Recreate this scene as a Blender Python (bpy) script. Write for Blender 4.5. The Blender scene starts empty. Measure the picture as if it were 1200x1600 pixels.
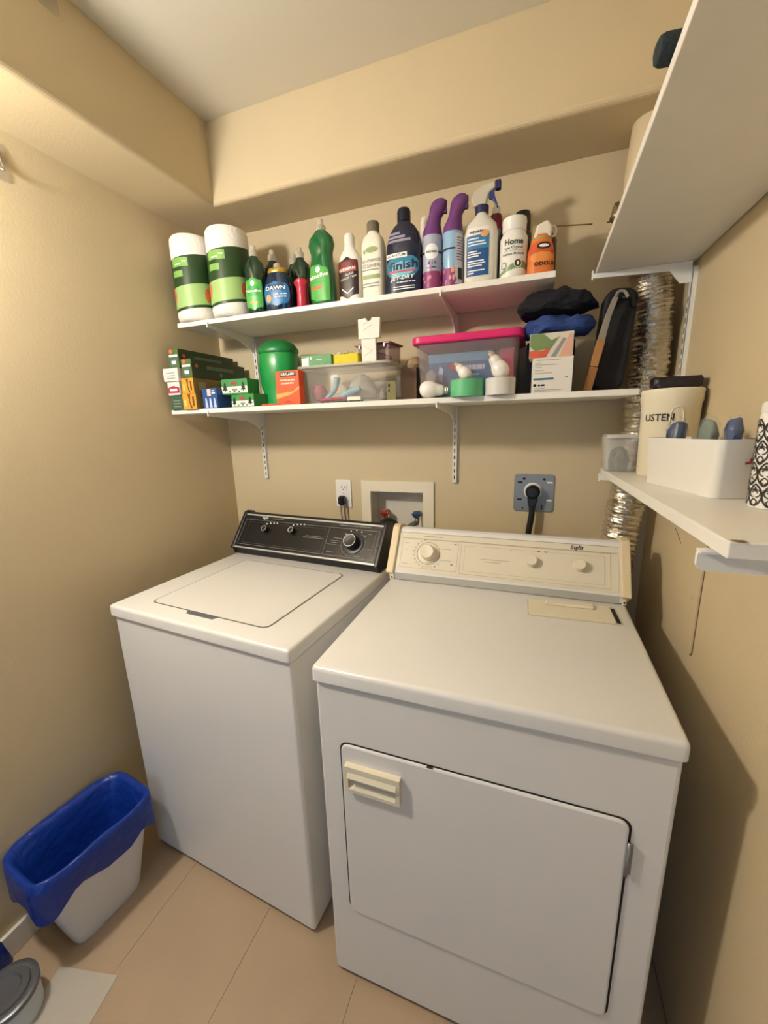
import bpy, bmesh, math, random
from mathutils import Vector, Matrix, noise
random.seed(7)
S = bpy.context.scene
COL = S.collection
PI = math.pi
def lin(c):
    c = c/255.0
    return c/12.92 if c <= .04045 else ((c+.055)/1.055)**2.4
def rgb(h): return tuple(lin(int(h[i:i+2], 16)) for i in (0, 2, 4)) + (1.0,)

# ------------------------------------------------------------------ camera
cam = bpy.data.cameras.new('camera'); camo = bpy.data.objects.new('camera', cam); COL.objects.link(camo)
yaw, pitch, roll = .352, -.2223, -.0288
fw = Vector((-math.sin(yaw)*math.cos(pitch), math.cos(yaw)*math.cos(pitch), math.sin(pitch)))
r0 = Vector((math.cos(yaw), math.sin(yaw), 0)); u0 = r0.cross(fw)
rr = r0*math.cos(roll)+u0*math.sin(roll); uu = -r0*math.sin(roll)+u0*math.cos(roll)
mw = Matrix((rr, uu, -fw)).transposed().to_4x4(); mw.translation = Vector((1.2968, -1.5178, 1.4222))
camo.matrix_world = mw
cam.sensor_fit = 'VERTICAL'; cam.sensor_height = 24; cam.sensor_width = 18; cam.lens = 629.28/1600*24
cam.clip_start = .02
S.camera = camo
# ------------------------------------------------------------------ world, daylight, exposure
W = bpy.data.worlds.new('world'); S.world = W; W.use_nodes = True
W.node_tree.nodes['Background'].inputs[0].default_value = (.55, .72, 1, 1)
W.node_tree.nodes['Background'].inputs[1].default_value = .05
dl = bpy.data.lights.new('doorway_daylight', 'AREA'); dl.shape = 'RECTANGLE'; dl.size = 1.0; dl.size_y = 1.9
dl.energy = 8.5; dl.color = (.45, .68, 1)
dlo = bpy.data.objects.new('doorway_daylight', dl); COL.objects.link(dlo)
dlo.location = (1.1, -3.2, .95); dlo.rotation_euler = (PI/2, 0, 0)   # in the doorway behind the camera, facing +y
LAMP_POS = (.16, -1.35, 1.96); LAMP_STRENGTH = 375
S.view_settings.view_transform = 'Standard'; S.view_settings.look = 'None'
S.view_settings.exposure = 0.0; S.view_settings.gamma = 1.0; S.view_settings.use_curve_mapping = False

# ------------------------------------------------------------------ materials
MATS = {}
def M(name, col='808080', rough=.5, metal=0, trans=0, alpha=1, bump=0, bscale=60, var=0, vscale=8, emit=None, estr=0, coat=0, ior=1.45, sub=0):
    if name in MATS: return MATS[name]
    m = bpy.data.materials.new(name); m.use_nodes = True; nt = m.node_tree; b = nt.nodes['Principled BSDF']
    c = rgb(col)
    b.inputs['Base Color'].default_value = c; b.inputs['Roughness'].default_value = rough
    b.inputs['Metallic'].default_value = metal; b.inputs['Transmission Weight'].default_value = trans
    b.inputs['Alpha'].default_value = alpha; b.inputs['IOR'].default_value = ior
    b.inputs['Coat Weight'].default_value = coat
    if sub: b.inputs['Subsurface Weight'].default_value = sub
    if emit:
        b.inputs['Emission Color'].default_value = rgb(emit); b.inputs['Emission Strength'].default_value = estr
    if bump or var:
        tc = nt.nodes.new('ShaderNodeTexCoord')
    if var:
        n = nt.nodes.new('ShaderNodeTexNoise'); n.inputs['Scale'].default_value = vscale; n.inputs['Detail'].default_value = 5
        nt.links.new(tc.outputs['Object'], n.inputs['Vector'])
        mx = nt.nodes.new('ShaderNodeMix'); mx.data_type = 'RGBA'
        mx.inputs[6].default_value = tuple(max(0, v*(1-var)) for v in c[:3])+(1,); mx.inputs[7].default_value = tuple(min(1, v*(1+var)) for v in c[:3])+(1,)
        nt.links.new(n.outputs['Fac'], mx.inputs[0]); nt.links.new(mx.outputs[2], b.inputs['Base Color'])
    if bump:
        n2 = nt.nodes.new('ShaderNodeTexNoise'); n2.inputs['Scale'].default_value = bscale; n2.inputs['Detail'].default_value = 4
        nt.links.new(tc.outputs['Object'], n2.inputs['Vector'])
        bp = nt.nodes.new('ShaderNodeBump'); bp.inputs['Strength'].default_value = bump; bp.inputs['Distance'].default_value = .01
        nt.links.new(n2.outputs['Fac'], bp.inputs['Height']); nt.links.new(bp.outputs['Normal'], b.inputs['Normal'])
    MATS[name] = m
    return m
PAINT = M('wall_paint', 'CDBC99', .62, bump=.05, bscale=140, var=.02)
CEIL = M('ceiling_paint', 'D5CFBE', .75, bump=.02, bscale=160)
TRIM = M('white_trim', 'E4E2DC', .4)
SHELF = M('shelf_laminate', 'E9E5DC', .38, var=.03, vscale=14)
BRKT = M('bracket_enamel', 'E8E6E0', .35)
DARK = M('dark_slot', '15130F', .7)
ENAMEL = M('white_enamel', 'E4E2DE', .26, var=.015, vscale=5, coat=.15)
ENAMEL2 = ENAMEL
CREAM = M('cream_plastic', 'E3DAC2', .42)
YELLOWED = M('yellowed_plastic', 'E1CFA8', .42)
SILVER = M('silver_paint', 'BDBDB8', .35, metal=.3)
CHROME = M('chrome', 'D8D8D8', .12, metal=1)
BLACKP = M('black_plastic', '17171A', .38)
BLACKG = M('black_gloss_panel', '1B1A1C', .25)
BLACKM = M('black_matte', '141416', .7, bump=.2, bscale=200)
WHITEP = M('white_plastic', 'E9E6DF', .35)
WHITEINK = M('white_ink', 'EFEDE8', .5)
GREYINK = M('grey_ink', '8A8A86', .5)
BLACKINK = M('black_ink', '1C1B1A', .5)
GOLD = M('gold_collar', 'C9A548', .3, metal=.7)
CLEARP = M('clear_plastic', 'F2F4F4', .08, trans=.9, alpha=.55, ior=1.15)
FROST = M('frosted_plastic', 'E4E2DA', .35, alpha=.26)
FOIL = M('foil', 'E6E0D4', .22, metal=1, bump=.3, bscale=140)

# ------------------------------------------------------------------ helpers
def props(o, label=None, cat=None, group=None, kind=None):
    if label: o['label'] = label
    if cat: o['category'] = cat
    if group: o['group'] = group
    if kind: o['kind'] = kind
    return o
def thing(name, label, cat, loc=(0, 0, 0), rz=0, group=None, rx=0, ry=0):
    o = bpy.data.objects.new(name, None); COL.objects.link(o); o.empty_display_size = .03
    o.location = loc; o.rotation_euler = (rx, ry, rz)
    return props(o, label, cat, group)
def link(name, me, mat, parent=None, smooth=False):
    if mat: me.materials.append(mat)
    if smooth:
        for f in me.polygons: f.use_smooth = True
    o = bpy.data.objects.new(name, me); COL.objects.link(o)
    if parent: o.parent = parent
    return o
def mesh(name, V, F, mat, parent=None, smooth=False):
    me = bpy.data.meshes.new(name); me.from_pydata([tuple(v) for v in V], [], F); me.update()
    return link(name, me, mat, parent, smooth)
def frombm(name, bm, mat, parent=None, smooth=False):
    me = bpy.data.meshes.new(name); bm.to_mesh(me); bm.free()
    return link(name, me, mat, parent, smooth)
def bmbox(bm, a, b):
    x0, y0, z0 = a; x1, y1, z1 = b
    v = [bm.verts.new(p) for p in ((x0, y0, z0), (x1, y0, z0), (x1, y1, z0), (x0, y1, z0), (x0, y0, z1), (x1, y0, z1), (x1, y1, z1), (x0, y1, z1))]
    fs = [bm.faces.new([v[i] for i in q]) for q in ((3, 2, 1, 0), (4, 5, 6, 7), (0, 1, 5, 4), (1, 2, 6, 5), (2, 3, 7, 6), (3, 0, 4, 7))]
    return v, fs
def box(name, a, b, mat, parent=None, bev=0, seg=2):
    bm = bmesh.new(); bmbox(bm, a, b)
    if bev: bmesh.ops.bevel(bm, geom=list(bm.edges), offset=bev, segments=seg, affect='EDGES', profile=.5)
    return frombm(name, bm, mat, parent, smooth=False)
def boxes(name, L, mat, parent=None):
    bm = bmesh.new()
    for a, b in L: bmbox(bm, a, b)
    return frombm(name, bm, mat, parent)
def prism(name, pts, axis, t0, t1, mat, parent=None, bev=0):
    """polygon pts (2D) extruded along axis"""
    def P(p, t):
        return (t, p[0], p[1]) if axis == 'x' else (p[0], t, p[1]) if axis == 'y' else (p[0], p[1], t)
    n = len(pts); bm = bmesh.new()
    A = [bm.verts.new(P(p, t0)) for p in pts]; B = [bm.verts.new(P(p, t1)) for p in pts]
    bm.faces.new(A); bm.faces.new(B[::-1])
    for i in range(n): bm.faces.new((A[i], B[i], B[(i+1) % n], A[(i+1) % n]))
    bmesh.ops.recalc_face_normals(bm, faces=bm.faces)
    if bev: bmesh.ops.bevel(bm, geom=list(bm.edges), offset=bev, segments=2, affect='EDGES', profile=.5)
    return frombm(name, bm, mat, parent)
def rrect(x0, y0, x1, y1, r, n=5):
    P = []
    for cx, cy, a in ((x1-r, y1-r, 0), (x0+r, y1-r, 90), (x0+r, y0+r, 180), (x1-r, y0+r, 270)):
        for i in range(n+1):
            t = math.radians(a+90*i/n); P.append((cx+r*math.cos(t), cy+r*math.sin(t)))
    return P
def ring(rx, ry, n, N, cx=0, cy=0):
    P = []
    for i in range(N):
        t = 2*PI*i/N; c, s = math.cos(t), math.sin(t)
        P.append((cx+rx*math.copysign(abs(c)**(2/n), c), cy+ry*math.copysign(abs(s)**(2/n), s)))
    return P
def loft(name, sec, mat, parent=None, N=28, caps=True, smooth=True):
    """sec: (z, rx, ry, n, cx, cy)"""
    V, F = [], []
    for s in sec:
        z, rx, ry = s[:3]; n = s[3] if len(s) > 3 else 2; cx = s[4] if len(s) > 4 else 0; cy = s[5] if len(s) > 5 else 0
        V += [(x, y, z) for x, y in ring(rx, ry, n, N, cx, cy)]
    for k in range(len(sec)-1):
        for i in range(N):
            j = (i+1) % N; F.append((k*N+i, k*N+j, (k+1)*N+j, (k+1)*N+i))
    if caps:
        F.append(tuple(range(N-1, -1, -1))); b = (len(sec)-1)*N; F.append(tuple(range(b, b+N)))
    o = mesh(name, V, F, mat, parent, smooth)
    if smooth: autosm(o)
    return o
def autosm(o, ang=40):
    me = o.data; bm = bmesh.new(); bm.from_mesh(me)
    for e in bm.edges:
        if len(e.link_faces) == 2 and e.calc_face_angle(0) > math.radians(ang): e.smooth = False
    bm.to_mesh(me); bm.free()
def lathe(name, prof, mat, parent=None, N=24, loc=(0, 0, 0), axis='z', smooth=True):
    V, F = [], []
    for r, z in prof:
        for i in range(N):
            t = 2*PI*i/N; x, y = r*math.cos(t), r*math.sin(t)
            p = (x, y, z) if axis == 'z' else (x, -z, y) if axis == 'y' else (z, x, y)
            V.append(tuple(p[k]+loc[k] for k in range(3)))
    for k in range(len(prof)-1):
        for i in range(N):
            j = (i+1) % N; F.append((k*N+i, k*N+j, (k+1)*N+j, (k+1)*N+i))
    loop = prof[0] == prof[-1]
    if prof[0][0] > 1e-5 and not loop: F.append(tuple(range(N-1, -1, -1)))
    if prof[-1][0] > 1e-5 and not loop: b = (len(prof)-1)*N; F.append(tuple(range(b, b+N)))
    o = mesh(name, V, F, mat, parent, smooth)
    if smooth: autosm(o)
    return o
def smoothpath(P, k=6):
    P = [Vector(p) for p in P]; out = []
    for i in range(len(P)-1):
        a, b, c, d = P[max(i-1, 0)], P[i], P[i+1], P[min(i+2, len(P)-1)]
        for j in range(k):
            t = j/k
            out.append(.5*((2*b)+(c-a)*t+(2*a-5*b+4*c-d)*t*t+(3*b-a-3*c+d)*t**3))
    return out+[P[-1]]
def tube(name, P, r, mat, parent=None, N=10, k=6, rf=None):
    P = smoothpath(P, k) if k > 1 else [Vector(p) for p in P]
    V, F = [], []; up = Vector((0, 0, 1)); prev = None
    for i, p in enumerate(P):
        d = (P[min(i+1, len(P)-1)]-P[max(i-1, 0)]).normalized()
        if prev is None: a = d.cross(up if abs(d.z) < .9 else Vector((1, 0, 0))).normalized()
        else: a = (prev-d*prev.dot(d)).normalized()
        prev = a; b = d.cross(a)
        for j in range(N):
            t = 2*PI*j/N; R = r if rf is None else rf(i, t, i/(len(P)-1))
            V.append(p+(a*math.cos(t)+b*math.sin(t))*R)
    for i in range(len(P)-1):
        for j in range(N):
            q = (j+1) % N; F.append((i*N+j, i*N+q, (i+1)*N+q, (i+1)*N+j))
    F.append(tuple(range(N-1, -1, -1))); bb = (len(P)-1)*N; F.append(tuple(range(bb, bb+N)))
    return mesh(name, V, F, mat, parent, True)
_tx = {}
def textgeo(body, size, bold=0, shear=0, align='CENTER'):
    key = (body, size, bold, shear, align)
    if key not in _tx:
        cu = bpy.data.curves.new('t', 'FONT'); cu.body = body; cu.size = size; cu.offset = bold*size; cu.shear = shear
        cu.align_x = align; cu.align_y = 'CENTER'; cu.resolution_u = 2
        o = bpy.data.objects.new('t', cu); me = bpy.data.meshes.new_from_object(o)
        _tx[key] = ([tuple(v.co) for v in me.vertices], [tuple(p.vertices) for p in me.polygons])
        bpy.data.objects.remove(o); bpy.data.curves.remove(cu); bpy.data.meshes.remove(me)
    return _tx[key]
def text(parent, body, size, mat, mp, bold=.012, shear=0, align='CENTER', sx=1, name='lettering'):
    V, F = textgeo(body, size, bold, shear, align)
    return mesh(name, [mp(v[0]*sx, v[1]) for v in V], F, mat, parent)
def flat(kind, ox, oy, oz, off=.0007, ang=0):
    """maps (u,v) to a flat face: front -y, right +x, left -x, top +z"""
    ca, sa = math.cos(ang), math.sin(ang)
    def f(u, v):
        u, v = u*ca-v*sa, u*sa+v*ca
        if kind == 'front': return (ox+u, oy-off, oz+v)
        if kind == 'right': return (ox+off, oy+u, oz+v)
        if kind == 'left': return (ox-off, oy-u, oz+v)
        return (ox+u, oy+v, oz+off)
    return f
def poly(parent, pts, mat, mp, name='printed_panel'):
    return mesh(name, [mp(*p) for p in pts], [tuple(range(len(pts)))], mat, parent)
def rect(parent, u0, v0, u1, v1, mat, mp, name='printed_panel'):
    return poly(parent, [(u0, v0), (u1, v0), (u1, v1), (u0, v1)], mat, mp, name)
def disc(parent, u, v, a, b, mat, mp, name='printed_disc', n=20, k=4):
    V, F = [mp(u, v)], []
    for q in range(1, k+1):
        V += [mp(u+a*q/k*math.cos(2*PI*i/n), v+b*q/k*math.sin(2*PI*i/n)) for i in range(n)]
    for i in range(n): F.append((0, 1+i, 1+(i+1) % n))
    for q in range(k-1):
        for i in range(n):
            j = (i+1) % n; F.append((1+q*n+i, 1+(q+1)*n+i, 1+(q+1)*n+j, 1+q*n+j))
    return mesh(name, V, F, mat, parent, True)
def oval(u, v, a, b, n=20): return [(u+a*math.cos(2*PI*i/n), v+b*math.sin(2*PI*i/n)) for i in range(n)]
def bars(parent, mp, rows, mat, hgt=.0016, seed=1):
    rs = random.Random(seed)
    for (u0, u1, v) in rows:
        u = u0
        while u < u1-.002:
            w = min(rs.uniform(.004, .010), u1-u); patch(parent, mp, v, v+hgt, (u, u+w), mat, 3, 1, 'printed_line'); u += w+.0015
def interp(sec, z):
    for a, b in zip(sec, sec[1:]):
        if a[0] <= z <= b[0] and b[0] > a[0]:
            t = (z-a[0])/(b[0]-a[0]); A = list(a)+[2, 0, 0][len(a)-3:]; B = list(b)+[2, 0, 0][len(b)-3:]
            return [A[i]+(B[i]-A[i])*t for i in range(6)]
    a = sec[-1] if z > sec[-1][0] else sec[0]
    return list(a)+[2, 0, 0][len(a)-3:]
def surf(sec, off=.0008, ang=0):
    """(u, z) -> point on the front (-y) of a lofted bottle; u is measured along the girth"""
    def f(u, z):
        _, rx, ry, n, cx, cy = interp(sec, z)
        t = -PI/2+ang+u/((rx+ry)/2); c, s = math.cos(t), math.sin(t)
        k = (abs(c)**n+abs(s)**n)**(-1/n)
        k = 1 if n == 2 else k
        return (cx+(rx+off)*c*k, cy+(ry+off)*s*k, z)
    return f
def patch(parent, mp, v0, v1, uf, mat, nu=12, nv=10, name='label'):
    V, F = [], []
    for j in range(nv+1):
        v = v0+(v1-v0)*j/nv; a, b = uf(j/nv) if callable(uf) else uf
        for i in range(nu+1): V.append(mp(a+(b-a)*i/nu, v))
    for j in range(nv):
        for i in range(nu):
            k = j*(nu+1)+i; F.append((k, k+1, k+nu+2, k+nu+1))
    return mesh(name, V, F, mat, parent, True)
def rnd(w, p=4):      # half-width function with rounded ends
    return lambda t: (lambda k: (-w*k, w*k))((max(0, 1-abs(2*t-1)**p))**(1/p)*.999+.001)
def crumple(name, sec, mat, parent=None, amp=.01, fr=14, N=36, seed=0, caps=True):
    sec = [tuple(q)+(2, 0, 0)[len(q)-3:] for q in sec]; fine = []
    for a, b in zip(sec, sec[1:]):
        fine += [tuple(a[i]+(b[i]-a[i])*k/4 for i in range(6)) for k in range(4)]
    o = loft(name, fine+[sec[-1]], mat, parent, N=N, caps=caps)
    off = Vector((seed*3.1, seed*1.7, seed))
    for v in o.data.vertices:
        p = v.co.copy()
        v.co += noise.noise_vector(p*fr+off)*amp+noise.noise_vector(p*fr*2.6+off)*amp*.4
    return o

# ================================================================== SETTING
RX, CZ, BZ, BX, BY = 1.67, 2.4055, 2.163, .226, -.217
YR = -1.80
fl = box('floor', (-.02, YR-.02, -.06), (RX+.02, .02, -.0035), M('subfloor', '7E6C56', .8))
props(fl, 'beige vinyl plank floor of the laundry room', None, None, 'structure')
TILE = M('vinyl_tile', 'B09A80', .42, var=.10, vscale=5, bump=.05, bscale=18)
xs = [.002, .005, .312, .623, .934, 1.245, 1.556, 1.668]
for i in range(1, 7):
    ys = [-.001, -.42-.13*(i % 2), -1.62-.05*(i % 3), YR]
    for a, b in zip(ys, ys[1:]):
        box('floor_plank', (xs[i]+.0005, b+.0003, -.003), (xs[i+1]-.0005, a-.0003, 0), TILE, fl)
def struct(name, a, b, m, label, bev=0):
    return props(box(name, a, b, m, None, bev, 4), label, None, None, 'structure')
struct('wall_left', (-.12, YR-.12, -.06), (0, .12, CZ+.1), PAINT, 'beige painted left wall beside the washing machine')
struct('wall_right', (RX, YR-.12, -.06), (RX+.12, .12, CZ+.1), PAINT, 'beige painted right wall beside the dryer')
# back wall with the opening of the recessed supply box
ox0, ox1, oz0, oz1 = .683, .908, .94, 1.147
wb = boxes('wall_back', [((0, 0, -.06), (ox0, .12, CZ+.1)), ((ox1, 0, -.06), (RX, .12, CZ+.1)), ((ox0, 0, -.06), (ox1, .12, oz0)), ((ox0, 0, oz1), (ox1, .12, CZ+.1))], PAINT)
props(wb, 'beige painted back wall behind the shelves', None, None, 'structure')
# wall behind the camera with an open doorway to a daylit room
wf = boxes('wall_front', [((-.1, YR-.1, -.06), (.06, YR, CZ)), ((1.61, YR-.1, -.06), (RX+.1, YR, CZ)), ((.06, YR-.1, 2.24), (1.61, YR, CZ))], PAINT)
props(wf, 'beige wall around the wide doorway behind the photographer', None, None, 'structure')
dt = boxes('trim_3', [((.014, YR, 0), (.06, YR+.015, 2.15)), ((1.61, YR, 0), (1.655, YR+.015, 2.15))], TRIM)
props(dt, 'white doorway casing behind the photographer', None, None, 'structure')
struct('ceiling', (-.1, YR-.1, CZ), (RX+.1, .12, CZ+.1), CEIL, 'cream painted ceiling')
struct('trim_1', (-.01, YR-.01, BZ), (BX, .01, CZ+.01), PAINT, 'boxed bulkhead along the top of the left wall', .014)
struct('trim_2', (BX-.02, BY, BZ), (RX+.01, .01, CZ+.01), PAINT, 'boxed bulkhead along the top of the back wall', .014)
struct('baseboard_left', (0, YR, 0), (.012, 0, .075), TRIM, 'white baseboard on the left wall', .003)
struct('baseboard_back', (.014, -.012, 0), (RX-.014, 0, .075), TRIM, 'white baseboard on the back wall', .003)

# ================================================================== PENDANT LAMP (outside the frame, lights the room)
L = thing('pendant_lamp', 'frosted globe pendant lamp glowing warm under the left bulkhead, outside the frame', 'lamp', LAMP_POS)
HC_ = BZ-LAMP_POS[2]-.0005      # hung from the underside of the left bulkhead
lathe('canopy', [(.001, HC_), (.05, HC_), (.05, HC_-.012), (.02, HC_-.025), (.001, HC_-.025)], CHROME, L)
tube('rod', [(0, 0, HC_-.02), (0, 0, .08)], .006, CHROME, L, k=1)
lathe('cap', [(.001, .09), (.02, .085), (.03, .062), (.026, .052), (.001, .05)], CHROME, L)
lathe('globe', [(max(.001, .06*math.sin(PI*i/12)), -.06*math.cos(PI*i/12)) for i in range(13)], M('lamp_glass', 'FFF3E0', .4, emit='FFF8EE', estr=LAMP_STRENGTH), L, N=20)

# ================================================================== WALL SHELVES ON THE BACK WALL
ZU, ZL = 1.793, 1.484
sh = box('shelf_board', (.048, -.268, ZU-.016), (1.335, -.006, ZU), SHELF, None, .0015)
props(sh, 'upper white laminate shelf on back wall, carrying the cleaning bottles', 'shelf')
sh = box('shelf_board', (.013, -.316, ZL-.016), (1.544, -.006, ZL), SHELF, None, .0015)
props(sh, 'lower white laminate shelf on back wall, carrying boxes and clear bins', 'shelf')
def standard(x, lab):
    t = thing('shelf_standard', lab, 'shelf standard', (x, 0, 1.1885), 0, 'slotted shelf standards')
    bm = bmesh.new(); h = ZU-.02-1.1885
    bmbox(bm, (-.008, -.012, 0), (-.0055, 0, h)); bmbox(bm, (.0055, -.012, 0), (.008, 0, h)); bmbox(bm, (-.008, -.0125, 0), (.008, -.0105, h))
    frombm('rail', bm, BRKT, t)
    boxes('slot', [((-.0018, -.0132, .012+.025*k), (.0018, -.0122, .026+.025*k)) for k in range(int(h/.025)-1)], DARK, t)['kind'] = 'stuff'
    for zz in (.09, .22): box('screw', (-.003, -.0142, zz), (.003, -.0122, zz+.006), M('rusty_screw', '5B4634', .5, metal=.6), t)
standard(.1884, 'slotted white shelf standard on back wall nearer the left corner')
standard(1.0296, 'slotted white shelf standard on back wall above the dryer')
def bracket(x, z, y1, lab):
    t = thing('shelf_bracket', lab, 'bracket', (x, 0, z), 0, 'white shelf brackets')
    prism('arm', [(-.014, -.062), (-.014, 0), (y1, 0), (y1, -.010), (-.10, -.030), (-.045, -.05), (-.03, -.062)], 'x', -.0022, .0022, BRKT, t)
    prism('lip', [(y1-.004, -.011), (y1, -.011), (y1, .006), (y1-.004, .008)], 'x', -.0022, .0022, BRKT, t)
bracket(.1884, ZU-.0165, -.270, 'white steel bracket under upper back shelf near the paper towels')
bracket(1.0296, ZU-.0165, -.270, 'white steel bracket under upper back shelf above the pink-lidded bin')
bracket(.1884, ZL-.0165, -.318, 'white steel bracket under lower back shelf near the left corner')
bracket(1.0296, ZL-.0165, -.318, 'white steel bracket under lower back shelf below the pink-lidded bin')

# ---- right wall shelves
ZR = 1.796
o = prism('shelf_board', [(1.440, -.155), (RX-.004, -.155), (RX-.004, -1.45), (1.412, -1.45)], 'z', ZR, ZR+.016, SHELF, None, .0012)
props(o, 'high white shelf on the right wall seen from below', 'shelf')
TILT = .028
ZF, ZN = 1.266, 1.266+TILT*.85
def zrs(y): return ZF+(-.17-y)*TILT
t = thing('shelf_board', 'low white shelf on the right wall above the dryer, chipped at its near corner', 'shelf', (0, 0, 0))
o = prism('board', [(-.168, zrs(-.168)), (-1.02, zrs(-1.02)), (-1.02, zrs(-1.02)-.019), (-.168, zrs(-.168)-.019)], 'x', 1.495, RX-.003, SHELF, t, .0015)
o = poly(t, [(-.012, .0), (.010, .001), (.013, -.004), (.002, -.010), (-.008, -.006)], M('bare_chipboard', '8A6A4A', .8), lambda u, v: (1.5035+u*.6, -1.0145+v*.9, zrs(-1.0145)+.0012+(-v*.9)*TILT), 'chip')
t = thing('shelf_standard', 'slotted white shelf standard on the right wall beside the foil duct', 'shelf standard', (RX, -.185, 1.21), 0, 'slotted shelf standards')
boxes('rail', [((-.012, -.008, 0), (0, -.0055, .57)), ((-.012, .0055, 0), (0, .008, .57)), ((-.0125, -.008, 0), (-.0105, .008, .57))], BRKT, t)
boxes('slot', [((-.0132, -.0018, .012+.025*k), (-.0122, .0018, .026+.025*k)) for k in range(20)], DARK, t)['kind'] = 'stuff'
def rbracket(y, z, x0, lab, tall=.05):
    t = thing('shelf_bracket', lab, 'bracket', (RX, y, z), 0, 'white shelf brackets')
    prism('arm', [(-.013, -tall), (-.013, 0), (x0, 0), (x0, -.012), (-.06, -.018), (-.035, -tall)], 'y', -.0025, .0025, BRKT, t)
    prism('lip', [(x0-.004, -.016), (x0, -.016), (x0, .008), (x0-.004, .006)], 'y', -.0025, .0025, BRKT, t)
rbracket(-.185, ZR-.0008, -.238, 'white steel bracket under the high right shelf beside the foil duct')
rbracket(-.185, zrs(-.185)-.0205, -.178, 'white steel bracket under far end of the low right shelf')
t = thing('shelf_bracket', 'wide white bracket plate under near end of the low right shelf', 'bracket', (RX, -.975, zrs(-.975)-.0205))
prism('plate', rrect(-.186, -.026, -.002, 0, .008, 4), 'y', -.003, .003, BRKT, t)
prism('flange', [(-.186, -.012), (-.002, -.012), (-.002, .003), (-.186, .003)], 'z', -.003, -.0006, BRKT, t)

# ---- access panel on the right wall
t = thing('access_panel', 'beige painted access panel set flush in the right wall above the dryer', 'access panel', (RX, -.375, .87))
prism('frame_gap', rrect(-.1205, -.003, .136, .2755, .014), 'x', -.0012, .001, M('gap_brown', '6A4A22', .8), t)
prism('panel', rrect(-.1185, -.0015, .133, .2725, .013), 'x', -.0045, -.001, PAINT, t)
lathe('screw', [(.003, 0), (.003, .001), (.001, .0015)], PAINT, t, N=10, loc=(-.0045, -.085, .13), axis='x')
tube('scratch', [(-.0048, .085, .255), (-.0048, .055, .243), (-.0048, .03, .228)], .0008, M('gap_brown', '6A4A22', .8), t, N=5)

# ================================================================== DRYER
D = thing('clothes_dryer', 'white front-loading clothes dryer with a cream control panel', 'dryer', (.8722, -.8515, 0), -.0077)
def rpanel(name, pts, axis, t0, t1, mat, parent, bev=.003):
    return prism(name, pts, axis, t0, t1, mat, parent, bev)
dw = .686
box('cabinet', (.004, .010, .012), (dw-.004, .655, .8765), ENAMEL2, D, .008, 3)
box('kick_plate', (.02, .03, 0), (dw-.02, .60, .013), BLACKM, D)
bm = bmesh.new(); bmbox(bm, (0, 0, .8795), (dw, .66, .914))
bmesh.ops.bevel(bm, geom=[e for e in bm.edges if all(v.co.z > .9 for v in e.verts) or abs(e.verts[0].co.z-e.verts[1].co.z) > .01], offset=.011, segments=4, affect='EDGES', profile=.5)
o = frombm('top', bm, ENAMEL, D, True); autosm(o, 50)
box('seam', (.006, .012, .8755), (dw-.006, .64, .880), DARK, D)
# door
dg = rpanel('door_gap', rrect(.056, .245, .6225, .7335, .02), 'y', .0092, .02, DARK, D, 0)
dd = thing('door', None, None, (0, 0, 0)); dd.parent = D
rpanel('door_panel', rrect(.0595, .2455, .6185, .7300, .018), 'y', .0045, .015, ENAMEL2, dd, .004)
boxes('handle', [((.072, -.009, .674), (.200, .005, .688)), ((.072, -.009, .623), (.200, .005, .631)), ((.072, -.009, .631), (.081, .005, .674)), ((.191, -.009, .631), (.200, .005, .674)), ((.081, .0005, .631), (.191, .005, .674))], CREAM, dd)
prism('handle_grip', [(-.0145, .664), (-.0088, .675), (-.0088, .6735), (-.011, .662)], 'x', .080, .193, CREAM, dd, .0006)
prism('handle_lip', [(-.0088, .631), (.0002, .642), (.0002, .631)], 'x', .082, .190, CREAM, dd, .0006)
# hinges
for z0 in (.62,):
    t = thing('hinge', None, None, (.6215, .008, z0)); t.parent = D
    box('leaf', (-.004, -.0045, 0), (.006, 0, .065), M('hinge_grey', '9A9A98', .4, metal=.7), t, .001)
    tube('pin', [(-.001, -.005, -.004), (-.001, -.005, .069)], .003, M('hinge_grey'), t, N=8, k=1)
box('paint_chip', (.255, -.0001+.0045, .7296), (.268, .008, .7312), M('rusty_screw'), D)
# console
CP0, CP1 = (.512, .940), (.592, 1.062)       # front face bottom / top (local y, z)
prism('console_body', [(.520, .914), (.512, .918), (.512, .938), (.594, 1.064), (.606, 1.068), (.648, 1.060), (.648, .914)], 'x', .012, dw-.012, ENAMEL, D, .002)
for x0, x1 in ((-.008, .016), (dw-.016, dw+.008)):
    prism('end_cap', [(.506, .934), (.500, .940), (.588, 1.074), (.606, 1.078), (.655, 1.066), (.655, .916), (.530, .916), (.524, .934)], 'x', x0, x1, YELLOWED, D, .003)
    xa = max(x0, .0)+.002
    f = box('cap_foot', (x0+.004 if x0 > 0 else .002, .508, .9145), (x1-.010 if x0 > 0 else x1+.002, .53, .936), CREAM, D, .001)
    lathe('screw', [(.0028, 0), (.0028, .001), (.001, .0014)], M('rusty_screw'), D, N=10, loc=((x0+.009 if x0 > 0 else .010), .508, .922), axis='y')
dl_ = math.hypot(CP1[0]-CP0[0], CP1[1]-CP0[1]); ey, ez = (CP1[0]-CP0[0])/dl_, (CP1[1]-CP0[1])/dl_
def con(x, v, off=.0008):     # point on the sloped console face: v up along the slope 0..dl_
    return (x, CP0[0]+ey*v-ez*off, CP0[1]+ez*v+ey*off)
def conmap(x0, v0, off=.0012): return lambda u, v: con(x0+u, v0+v, off)
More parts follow.
